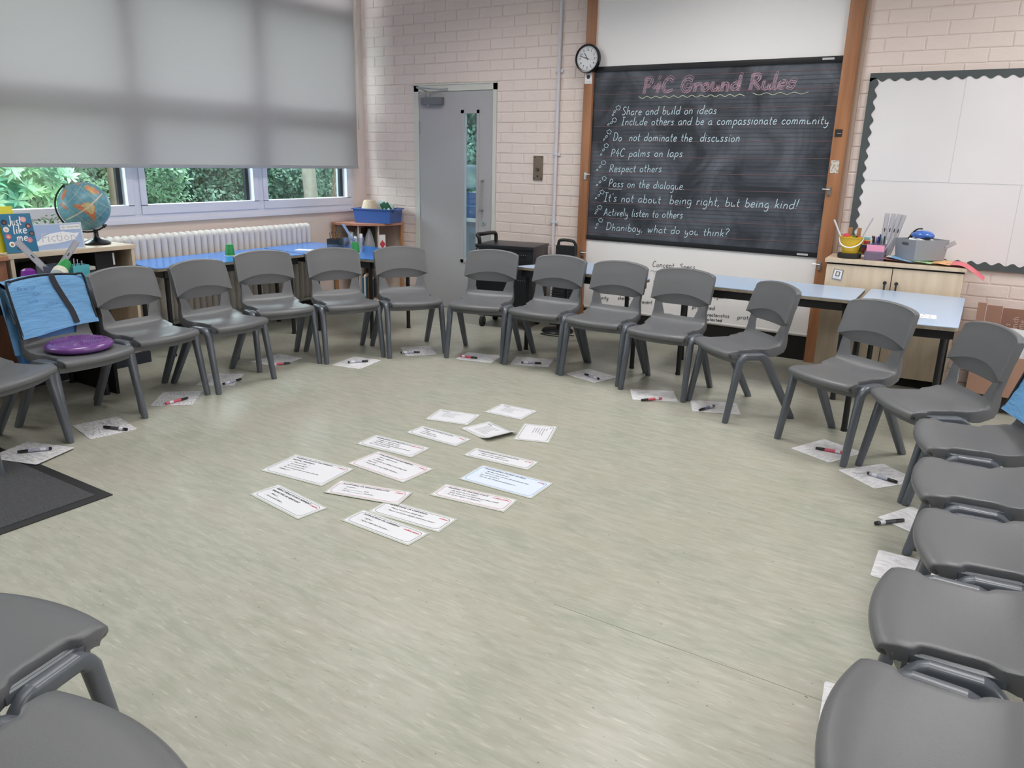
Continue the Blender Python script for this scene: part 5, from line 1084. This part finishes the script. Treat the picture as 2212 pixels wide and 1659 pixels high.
dk = thing('black_folder_box', 'tall black magazine box inside the left bookcase', 'box', (0, 0, 0)); bx('box_body', (-5.38, 2.88, .576), (-5.12, 3.02, .79), M('black_card', (22, 22, 26), .6), dk); bx('spine_label', (-5.121, 3.0, .70), (-5.118, 3.012, .78), PAPER, dk)
bg_ = thing('black_bag', 'slumped black bag inside the left bookcase', 'bag', (-5.25, 2.55, .576)); bm = bmesh.new(); bmesh.ops.create_uvsphere(bm, u_segments=20, v_segments=10, radius=1)
for v in bm.verts: v.co = Vector((v.co.x*.11, v.co.y*.13, (v.co.z+1)*.09+.006*math.sin(v.co.y*9)+.006))
build('bag_body', bm, M('black_cloth', (24, 22, 24), .8, bump=.4, bscale=14), bg_, smooth=60)
for k in range(6):
    p_ = tag(bx('magazine', (-.10, -.075, 0), (.10, .075, .009), M('magazine_%d' % (k % 3), ((222, 220, 216), (40, 40, 44), (200, 196, 190))[k % 3], .5)), ['grey magazine lowest of the pile in the left bookcase', 'black magazine second in the pile in the left bookcase', 'pale magazine third in the pile in the left bookcase', 'white magazine fourth in the pile in the left bookcase', 'black magazine fifth in the pile in the left bookcase', 'pale magazine topmost of the pile in the left bookcase'][k], 'magazine', 'magazines in the left bookcase'); p_.location = (-5.18, 2.775, .5755+k*.0222+.0002); p_.rotation_euler = (0, 0, .05*math.sin(k*3)); p_.scale = (1, 1, 2.4)
# globe
gl = thing('globe', 'blue desk globe on a black stand on the left bookcase', 'globe', (-5.25, 2.97, zt+.0005))
def globe_mat():
    m = bpy.data.materials.new('globe_map'); m.use_nodes = True; nt = m.node_tree; N = nt.nodes; L = nt.links; b = N['Principled BSDF']; tc = N.new('ShaderNodeTexCoord')
    n = N.new('ShaderNodeTexNoise'); n.inputs['Scale'].default_value = 40; L.new(tc.outputs['Object'], n.inputs[0]); r = N.new('ShaderNodeValToRGB'); L.new(n.outputs[0], r.inputs[0])
    r.color_ramp.elements[0].position = .4; r.color_ramp.elements[0].color = (*[lin(v) for v in (92, 148, 166)], 1); r.color_ramp.elements[1].position = .7; r.color_ramp.elements[1].color = (*[lin(v) for v in (122, 168, 182)], 1)
    L.new(r.outputs[0], b.inputs['Base Color']); b.inputs['Roughness'].default_value = .35; return m
GC = Vector((0, -.045, .255)); GR = .158
bm = bmesh.new(); bmesh.ops.create_uvsphere(bm, u_segments=48, v_segments=24, radius=GR); o = build('globe_ball', bm, globe_mat(), gl, smooth=80); o.location = GC
# camera facing frame on the globe for land patches
gd = (Vector((0, 0, 1.45))-Vector((-5.25, 2.97, zt))-GC).normalized(); gr_ = Vector((0, 0, 1)).cross(gd).normalized(); gu = gd.cross(gr_)
def gpt(u, v, k=1.004): 
    q = max(0, 1-u*u-v*v); return GC+(gr_*u+gu*v+gd*math.sqrt(q))*GR*k
def patch(poly, mat, k=1.004, nm='continent'):
    bm = bmesh.new(); cx = sum(p[0] for p in poly)/len(poly); cy = sum(p[1] for p in poly)/len(poly); rings = []
    for f in (1, .75, .5, .25): rings.append([bm.verts.new(gpt(cx+(x-cx)*f, cy+(y-cy)*f, k)) for x, y in poly])
    c = bm.verts.new(gpt(cx, cy, k)); n = len(poly)
    for a, b in zip(rings[:-1], rings[1:]):
        for i in range(n): bm.faces.new((a[i], a[(i+1) % n], b[(i+1) % n], b[i]))
    for i in range(n): bm.faces.new((rings[-1][i], rings[-1][(i+1) % n], c))
    build(nm, bm, mat, gl)
# positions measured on the ball (-1..1)
O1 = M('map_orange', (206, 130, 96), .5, rgb2=(214, 178, 120), vscale=60); T1 = M('map_tan', (200, 180, 130), .5, var=.15, vscale=80); R1 = M('map_rust', (196, 110, 90), .5, rgb2=(206, 140, 90), vscale=60)
patch([(-.42,.02),(-.36,.09),(-.24,.06),(-.05,.12),(.15,.16),(.34,.09),(.40,-.04),(.38,-.24),(.37,-.45),(.33,-.66),(.24,-.56),(.15,-.42),(.02,-.28),(-.12,-.20),(-.26,-.11)], R1)
patch([(-.12,.04),(.04,.12),(.16,.14),(.32,.07),(.37,-.06),(.33,-.24),(.24,-.34),(.14,-.26),(.02,-.16)], T1, 1.007, 'continent_interior')
patch([(-.74,.50),(-.66,.66),(-.56,.68),(-.60,.52),(-.68,.36),(-.74,.22),(-.80,.30)], R1); patch([(-.90,.12),(-.80,.14),(-.66,-.02),(-.62,-.14),(-.76,-.08)], R1); patch([(.08,.80),(.22,.86),(.42,.76),(.60,.60),(.60,.48),(.46,.52),(.36,.46),(.26,.60),(.14,.66)], O1); patch([(-.32,.88),(-.15,.93),(.0,.94),(-.1,.87)], O1)
def band(p0, p1, wd, m_):
    V, F = [], []; n = 24; a = np.array(p0); b = np.array(p1); d = (b-a)/np.linalg.norm(b-a); nn = np.array((-d[1], d[0]))*wd/2; bend = .10
    for i in range(n+1):
        t = i/n; p = a+(b-a)*t+np.array((-d[1], d[0]))*(-bend)*4*t*(1-t)
        for s in (1, -1):
            q = p+nn*s; L_ = np.hypot(*q); q = q if L_ < .985 else q/L_*.985; V.append(tuple(gpt(q[0], q[1], 1.009)))
        if i: c = 2*(i-1); F.append((c, c+1, c+3, c+2))
    pyd('equator_band' if wd > .03 else 'meridian_line', V, F, m_, gl)
band((-.74,-.55), (.72,.52), .055, M('cream_band', (206, 200, 180), .5))
for p0, p1 in (((-.5,.8), (.75,-.5)), ((-.2,.95), (.93,-.1)), ((-.85,.4), (.3,-.9)), ((-.93,-.1), (.05,.95)), ((-.3,-.9), (.95,.1))): band(p0, p1, .012, MATS['cream_band'])
ax_d = (gr_*-.62+gu*.78).normalized()
bm = bmesh.new(); side = -(gr_*.78+gu*.62); pts = [GC+(ax_d*math.cos(t)+side*math.sin(t))*(GR+.012) for t in np.linspace(-.05, PI+.1, 22)]; tube(bm, pts, .0055, 8); tube(bm, [GC-ax_d*(GR+.02), GC-ax_d*(GR-.002)], .010, 8); tube(bm, [GC+ax_d*(GR+.018), GC+ax_d*(GR-.002)], .006, 8); build('meridian_arm', bm, BLACKP, gl, smooth=60)
lowp = GC+Vector((0, .035, -GR-.012))
bm = bmesh.new(); lathe(bm, [(0, 0), (.085, 0), (.088, .012), (.07, .022), (.03, .034), (.016, .05), (.014, .10), (0, .10)], 32, (0, .01, 0)); build('stand_base', bm, M('gloss_black', (22, 22, 25), .2), gl, smooth=50)
# sign
sg = thing('book_corner_sign', 'pale blue laminated sign reading Fiction with a white patch of painted glare', 'sign', (-5.11, 2.66, zt+.001), 0)
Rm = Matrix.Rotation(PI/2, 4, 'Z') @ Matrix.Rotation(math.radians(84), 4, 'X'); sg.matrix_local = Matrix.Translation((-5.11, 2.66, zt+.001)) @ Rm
SGB = M('pale_blue_sign', (170, 190, 226), .3)
bx('sign_sheet', (-.158, 0, 0), (.158, .165, .0012), M('clear_sleeve', (206, 214, 222), .15), sg); bx('sign_card', (-.150, .006, .0012), (.148, .158, .0016), SGB, sg)
printed('sign_word', 'Fiction', .082, INKG, sg, (0, .052, .0018), align='CENTER'); 
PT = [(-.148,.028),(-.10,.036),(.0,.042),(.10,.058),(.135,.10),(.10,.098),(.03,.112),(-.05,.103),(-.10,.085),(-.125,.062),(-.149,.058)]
bm = bmesh.new(); loft(bm, [[(x, y, .0020) for x, y in PT], [(x, y, .0026) for x, y in PT]]); build('painted_glare_patch', bm, M('painted_glare_white', (246, 246, 250), .6), sg)  # glare on the laminate, painted as a flat white shape
printed('faint_word', 'Fiction', .082, M('glare_paled_print', (206, 206, 214), .6), sg, (0, .052, .0028), align='CENTER')  # same word again, paled where the painted glare covers it
bx('logo_strip', (.02, .122, .0017), (.146, .153, .0021), PAPER, sg); printed('logo_words', 'MANLEY PARK', .0135, INKG, sg, (.06, .133, .0022), fit=.08)
V, F = [], []; ribbon(V, F, [(.030, .138), (.040, .148), (.050, .138), (.040, .128), (.030, .138)], .0012, np.array((0., 0, .0022)), np.array((1., 0, 0)), np.array((0, 1., 0)), np.array((0, 0, 1.)), .0); ribbon(V, F, [(.035, .138), (.040, .143), (.045, .138), (.040, .133), (.035, .138)], .001, np.array((0., 0, .0022)), np.array((1., 0, 0)), np.array((0, 1., 0)), np.array((0, 0, 1.)), .0); pyd('logo_emblem', V, F, INKG, sg)
# picture book standing
pb = thing('picture_book', 'blue picture book titled Just like me propped on the left bookcase', 'book'); pb.matrix_local = Matrix.Translation((-5.10, 2.425, zt+.003)) @ Matrix.Rotation(PI/2-.05, 4, 'Z') @ Matrix.Rotation(math.radians(78), 4, 'X')
TEAL = M('deep_teal_cover', (30, 112, 150), .4)
bx('cover', (-.09, 0, 0), (.09, .235, .006), TEAL, pb, bevel=.001); V, F = [], []
for tx, yv, x_0, x_1, s in (('Just', .165, -.05, .03, .058), ('like', .115, -.03, .05, .052), ('me', .070, -.02, .045, .05)): hand(tx, (x_0, yv, .006), (x_1, yv, .006), s, .0065, (0, 0, 1), lift=.0008, V=V, F=F, slant=.1)
pyd('title_lettering', V, F, PAPER, pb)
FC = [((30, 34, 60), (120, 76, 60)), ((236, 170, 186), (232, 190, 166)), ((90, 40, 60), (206, 150, 126)), ((236, 232, 226), (222, 176, 152)), ((196, 116, 130), (226, 180, 160)), ((30, 60, 90), (150, 96, 76)), ((240, 240, 240), (170, 110, 86)), ((206, 120, 150), (214, 160, 136)), ((40, 36, 44), (200, 140, 116))]
for k, (fx_, fy_) in enumerate(((-.068, .185), (.042, .198), (.062, .158), (-.066, .142), (-.062, .10), (.072, .112), (-.052, .052), (.052, .072), (-.012, .030))):
    a_, b_ = FC[k]; bm = bmesh.new(); lathe(bm, [(0, .0062), (.0165, .0062), (.0165, .0070), (0, .0070)], 18, (fx_, fy_, 0)); build('portrait_disc', bm, M('disc_%d' % k, a_, .5), pb); bm = bmesh.new(); lathe(bm, [(0, .0071), (.0085, .0071), (.0085, .0076), (0, .0076)], 14, (fx_, fy_-.002, 0)); build('portrait_face', bm, M('face_%d' % k, b_, .5), pb)
yb2 = thing('yellow_book', 'yellow book standing behind the blue picture book', 'book'); yb2.matrix_local = Matrix.Translation((-5.16, 2.37, zt+.003)) @ Matrix.Rotation(PI/2, 4, 'Z') @ Matrix.Rotation(math.radians(80), 4, 'X'); bx('cover', (-.10, 0, 0), (.075, .275, .012), M('yellow_cover', (228, 216, 60), .4), yb2, bevel=.001)
# potted plant behind sign
LEAFN = leaf_mat('houseplant_leaf', (70, 120, 60), (120, 160, 80), .15)
pp = thing('small_plant', 'small leafy green plant behind the sign on the left bookcase', 'plant', (-5.33, 2.73, zt+.001))
bm = bmesh.new(); lathe(bm, [(0, 0), (.035, 0), (.045, .07), (.04, .07), (0, .065)], 20); build('pot', bm, M('grey_pot', (110, 116, 110), .6), pp, smooth=45)
def leafset(V, F, n, fn, ln, wd, R_):
    for k in range(n):
        p, d, up = fn(R_); d = d.normalized(); s = d.cross(up).normalized(); L_ = ln*R_.uniform(.7, 1.25); W_ = wd*R_.uniform(.8, 1.2); b = len(V); u2 = s.cross(d)
        V += [p, p+d*L_*.5+s*W_/2+u2*.0, p+d*L_*.5+u2*-W_*.18, p+d*L_*.5-s*W_/2, p+d*L_-u2*L_*.08]
        F += [(b, b+2, b+1), (b, b+3, b+2), (b+1, b+2, b+4), (b+2, b+3, b+4)]
R_ = random.Random(5); V, F = [], []
def pf(R_):
    a = R_.uniform(0, 2*PI); r = R_.uniform(0, .11); z = .07+R_.uniform(0, .14)*(1-r*4); return Vector((r*.6*math.cos(a), r*1.4*math.sin(a), z)), Vector((math.cos(a), math.sin(a), R_.uniform(.1, 1))), Vector((0, 0, 1))
leafset(V, F, 130, pf, .035, .017, R_); o = pyd('leaves', V, F, LEAFN, pp, smooth=60); o['kind'] = 'stuff'
# things on the far left pale table
TZ = .6605
tcad = thing('desk_caddy', 'dark grey desk caddy holding rulers behind the blue chair sleeve', 'caddy', (-4.78, 2.42, TZ), 0); bm = bmesh.new(); open_box(bm, -.06, -.06, .06, .06, .125); build('caddy_body', bm, SMOKE, tcad)
ruler('clear ruler leaning left out of the dark grey desk caddy', (-4.76, 2.44, TZ+.02), (.83, 0, PI/2-PI/2), ln=.33, wd=.038).rotation_euler = (.83, 0, 0)
r2 = ruler('clear ruler leaning right out of the dark grey desk caddy', (-4.75, 2.42, TZ+.06), (0, 0, 0), ln=.27, wd=.038); r2.matrix_local = Matrix.Translation((-4.75, 2.40, TZ+.05)) @ Matrix.Rotation(-.70, 4, 'X') @ Matrix.Rotation(PI/2, 4, 'Z')
r1 = [o for o in bpy.data.objects if o.name.startswith('plastic_ruler') and 'leaning left' in o.get('label', '')][0]; r1.matrix_local = Matrix.Translation((-4.76, 2.44, TZ+.02)) @ Matrix.Rotation(.66, 4, 'X') @ Matrix.Rotation(PI/2, 4, 'Z')
th = thing('teal_pot', 'square teal pencil pot behind the blue chair sleeve', 'pot', (-4.76, 2.56, TZ), 0); bm = bmesh.new(); open_box(bm, -.045, -.05, .045, .05, .115); build('pot_body', bm, M('teal_plastic', (92, 178, 186), .45), th)
for k in range(6): bm = bmesh.new(); tube(bm, [(0, -.03+.011*k, .01), (.01*math.sin(k*2), -.035+.014*k, .145+.01*math.sin(k))], .003, 6); build('scissor_handle', bm, SILVER if k % 2 else BLACKP, th)
for k in range(4):
    cgo = thing('paper_cup', ['green paper cup nested deepest in the cup stack behind the blue sleeve', 'second paper cup in the stack behind the blue sleeve', 'third paper cup in the stack behind the blue sleeve', 'outermost white rimmed paper cup in the stack behind the blue sleeve'][k], 'cup', group='stacked paper cups')
    d_ = Vector((.45, -.55, -.32)).normalized(); cgo.matrix_local = Matrix.Translation(Vector((-4.72, 2.475, TZ+.135))+d_*(.012*k)) @ d_.to_track_quat('Z', 'Y').to_matrix().to_4x4()
    bm = bmesh.new(); lathe(bm, [(0, 0), (.030, 0), (.040, .095), (.037, .095), (.027, .004), (0, .004)], 24); build('cup_body', bm, GREEN, cgo, smooth=45); bm = bmesh.new(); lathe(bm, [(.037, .090), (.0415, .090), (.0425, .094), (.0415, .099), (.037, .099)], 24); build('cup_rim', bm, CREAM, cgo, smooth=45)
pg = thing('purple_block', 'purple faceted plastic pot behind the blue chair sleeve', 'pot', (-4.76, 2.275, TZ)); bm = bmesh.new(); lathe(bm, [(0, 0), (.03, 0), (.042, .07), (.036, .11), (.02, .12), (0, .12)], 6); build('pot_body', bm, M('purple_plastic', (120, 40, 140), .35), pg)
wt = tag(bx('white_tissue_pack', (-.04, -.045, 0), (.04, .045, .07), CREAM, bevel=.008), 'cream paper packet between the purple pot and the cup stack', 'packet'); wt.location = (-4.80, 2.335, TZ)
# ================================================================== BOX OF PAPERS (right)
CARD = M('brown_cardboard', (168, 130, 112), .8, var=.05, vscale=5); CARDT = M('brown_printed_cardboard', (150, 112, 96), .8)
stl = thing('low_dark_stool', 'low dark stand under the cardboard box at the right', 'stand', (0, 0, 0)); bx('stand_body', (-.06, 5.52, 0), (.62, 6.06, .115), M('dark_brown_stand', (62, 50, 44), .7), stl)
cbx = thing('cardboard_box', 'open cardboard box with printed flap beside the right pale table', 'box', (0, 0, 0))
bm = bmesh.new(); open_box(bm, -.08, 5.45, .60, 6.08, .25, t=.006); 
for v in bm.verts: v.co.z += .117
build('box_body', bm, CARD, cbx)
bm = bmesh.new(); loft(bm, [[(-.105, 6.02, .36), (-.06, 6.04, .36), (-.06, 6.046, .36), (-.105, 6.026, .36)], [(-.11, 6.02, .60), (-.06, 6.04, .595), (-.06, 6.046, .595), (-.11, 6.026, .60)]]); build('box_flap', bm, CARD, cbx)
bm = bmesh.new(); box(bm, (-.055, 6.04, .36), (.035, 6.046, .585)); build('box_flap', bm, CARD, cbx); bm = bmesh.new(); box(bm, (.038, 6.045, .36), (.60, 6.051, .575)); build('box_flap', bm, CARDT, cbx)
for k, (tx, x) in enumerate((("It's", .075), ('lunch', .115), ('time.', .150))): printed('printed_word', tx, .05, M('pale_box_print', (206, 184, 170), .7), cbx, (x+.02, 6.043, .42), (PI/2, -PI/2, 0))
R_ = random.Random(12)
for k in range(9):
    s_ = tag(bx('paper_sheet', (-.10, -.001, 0), (.10, .001, .28), PAPER if k % 4 else M('grey_folder', (176, 178, 190), .6)), (ORD[k%9]+' white sheet from the left in the cardboard box of papers' if k % 4 else ['leftmost', 'second', 'rightmost'][k//4]+' pale grey folder in the cardboard box of papers'), 'paper', 'papers standing in the cardboard box')
    s_.location = (.06+.045*k, 5.52+.03*(k % 5)+.02*k, .20+.05*R_.random()); s_.rotation_euler = (R_.uniform(-.12, .12), R_.uniform(-.35, .35), R_.uniform(-.5, .1))
# ================================================================== GARDEN
gd_ = bx('garden_ground', (-16, -8, -.3), (XL-.14, 14, -.25), M('garden_soil', (70, 78, 50), .9)); gd_['kind'] = 'structure'
gb_ = bx('garden_ground', (XL-.14, YB+.2, -.3), (4, 14, -.25), MATS['garden_soil']); gb_['kind'] = 'structure'
LB = leaf_mat('rhododendron_leaf', (128, 190, 160), (206, 236, 190), .35); LH = leaf_mat('hedge_leaf', (84, 122, 98), (160, 196, 160), .3); LD = leaf_mat('dark_hedge_leaf', (58, 92, 80), (126, 162, 140), .3)
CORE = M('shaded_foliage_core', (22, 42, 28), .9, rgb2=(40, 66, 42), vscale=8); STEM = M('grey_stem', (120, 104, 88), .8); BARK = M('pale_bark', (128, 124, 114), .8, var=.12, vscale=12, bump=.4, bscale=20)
def hedge(label, axis, pos, a0, a1, z0, z1, n, mat, ln, wd, seed, depth=.45, whorl=False):
    R_ = random.Random(seed); r = thing('hedge', label, 'hedge', (0, 0, 0))
    V, F = [], []; P_ = lambda a, d, z: Vector((pos-d, a, z)) if axis == 'x' else Vector((a, pos+d, z)); out = Vector((1, 0, 0)) if axis == 'x' else Vector((0, -1, 0)); al = Vector((0, 1, 0)) if axis == 'x' else Vector((1, 0, 0))
    if whorl:
        for k in range(n//9):
            c = P_(R_.uniform(a0, a1), R_.uniform(0, depth), R_.uniform(z0, z1)); ax = (out*R_.uniform(.2, 1)+Vector((0, 0, R_.uniform(.2, 1)))+al*R_.uniform(-.6, .6)).normalized(); u, v = frame(ax)
            for j in range(9):
                t = 2*PI*j/9+R_.uniform(-.2, .2); d = (u*math.cos(t)+v*math.sin(t)+ax*R_.uniform(.15, .6)).normalized()
                leafset(V, F, 1, lambda q: (c, d, ax), ln, wd, R_)
    else:
        ws = [(R_.uniform(0, 6), R_.uniform(2, 5)) for _ in range(3)]
        def fn(R_):
            a = R_.uniform(a0, a1); z = R_.uniform(z0, z1); d = depth*(.5+.5*math.sin(a*ws[0][1]+ws[0][0])*math.sin(z*ws[1][1]*1.5+ws[1][0]))+R_.uniform(-.12, .12)
            return P_(a, d, z), out*R_.uniform(-.3, 1)+al*R_.uniform(-1, 1)+Vector((0, 0, R_.uniform(-.8, .8))), (out+Vector((R_.uniform(-1, 1), R_.uniform(-1, 1), R_.uniform(0, 1.2)))).normalized()
        leafset(V, F, n, fn, ln, wd, R_)
    o = pyd('foliage', V, F, mat, r, smooth=70); o['kind'] = 'stuff'
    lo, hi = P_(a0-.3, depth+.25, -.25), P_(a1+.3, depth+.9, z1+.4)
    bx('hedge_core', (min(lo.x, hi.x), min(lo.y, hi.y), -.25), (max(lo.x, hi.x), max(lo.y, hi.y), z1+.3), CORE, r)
    bm = bmesh.new()
    for k in range(int((a1-a0)*1.5)):
        a = R_.uniform(a0, a1); p = P_(a, depth*.6, -.2); q = P_(a+R_.uniform(-.5, .5), depth*.2, R_.uniform(.8, z1)); tube(bm, [p, (p+q)/2+al*R_.uniform(-.1, .1), q], [.016, .011, .005], 5)
    build('stems', bm, STEM, r)
hedge('bright green rhododendron with long leaves outside the left window pane', 'x', -7.3, .6, 4.05, .3, 1.9, 20000, LB, .115, .034, 3, .5, True)
hedge('mid green shrub hedge outside the middle window pane', 'x', -9.0, 3.6, 6.6, .2, 2.4, 15000, LH, .065, .035, 5, .7)
hedge('dark green hedge outside the right window pane', 'x', -9.6, 7.25, 11.0, .2, 2.6, 15000, LD, .075, .042, 7, .7)
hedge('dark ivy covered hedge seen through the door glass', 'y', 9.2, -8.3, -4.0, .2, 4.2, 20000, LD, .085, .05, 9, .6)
tk = thing('tree', 'pale tree trunk outside the right window pane', 'tree', (-8.6, 8.13, -.25)); bm = bmesh.new(); tube(bm, [(0, 0, 0), (.0, -.02, 1.0), (.0, -.07, 1.7), (.02, -.12, 3.2)], [.115, .10, .09, .085], 16); build('trunk', bm, BARK, tk, smooth=60); bm = bmesh.new(); tube(bm, [(.0, -.07, 1.65), (.1, .3, 2.1), (.1, .5, 2.9)], [.05, .035, .02], 8); build('branch', bm, BARK, tk, smooth=60)
t2 = thing('tree', 'slim brown stem by the left edge of the middle window pane', 'tree', (-8.3, 4.95, -.25)); bm = bmesh.new(); tube(bm, [(0, 0, 0), (0, .02, 1.5), (0, .05, 3)], [.05, .045, .04], 10); build('trunk', bm, STEM, t2, smooth=60)
wp_ = thing('white_pillar', 'white outside pillar showing at the right end of the window', 'pillar', (-6.55, 6.72, -.25)); bx('pillar_shaft', (-.08, -.08, 0), (.08, .08, 3.2), M('white_masonry', (150, 156, 168), .7), wp_, bevel=.004)
ec = bx('sky_blocker_slab', (-6.2, YB+.13, 2.5), (-3.0, YB+2.0, 2.6), M('sky_blocker_grey', (120, 122, 126), .7), wall)  # unseen slab added above the door to cut sky light
bx('sky_blocker_wall', (-3.2, YB+.13, -.25), (-3.0, YB+2.0, 2.5), M('sky_blocker_brown', (92, 78, 70), .8), wall)  # unseen wall added to keep side sky light off the door reveal
# behind the door: low wall, blue crate, clear bag
lwz = thing('low_outside_wall', 'low grey outside wall behind the door glass', 'wall', (0, 0, 0)); bx('wall_body', (-6.4, 7.1, -.25), (-4.4, 7.3, .78), M('grey_render', (110, 114, 120), .8), lwz); bx('wall_coping', (-6.45, 7.05, .78), (-4.35, 7.35, .82), M('pale_coping', (190, 192, 190), .7), lwz)
ob = thing('blue_outdoor_crate', 'dark blue crate on the low wall behind the door glass', 'crate', (-5.15, 7.2, .821)); bm = bmesh.new(); open_box(bm, -.25, -.12, .3, .12, .26, t=.008); build('crate_body', bm, M('deep_blue_plastic', (30, 84, 140), .4), ob); bx('crate_band', (-.255, -.125, .12), (.305, -.119, .14), M('crate_band_blue', (50, 120, 170), .4), ob)
bgc = thing('clear_sack', 'bulging clear plastic sack on the blue crate behind the door glass', 'bag', (-5.12, 7.2, 1.13)); bm = bmesh.new(); bmesh.ops.create_uvsphere(bm, u_segments=16, v_segments=10, radius=.16)
for v in bm.verts: v.co.z = v.co.z*.85+.12; v.co.x *= 1.2
build('sack_film', bm, M('film_white', (200, 214, 226), .2, alpha=.7), bgc, smooth=60)
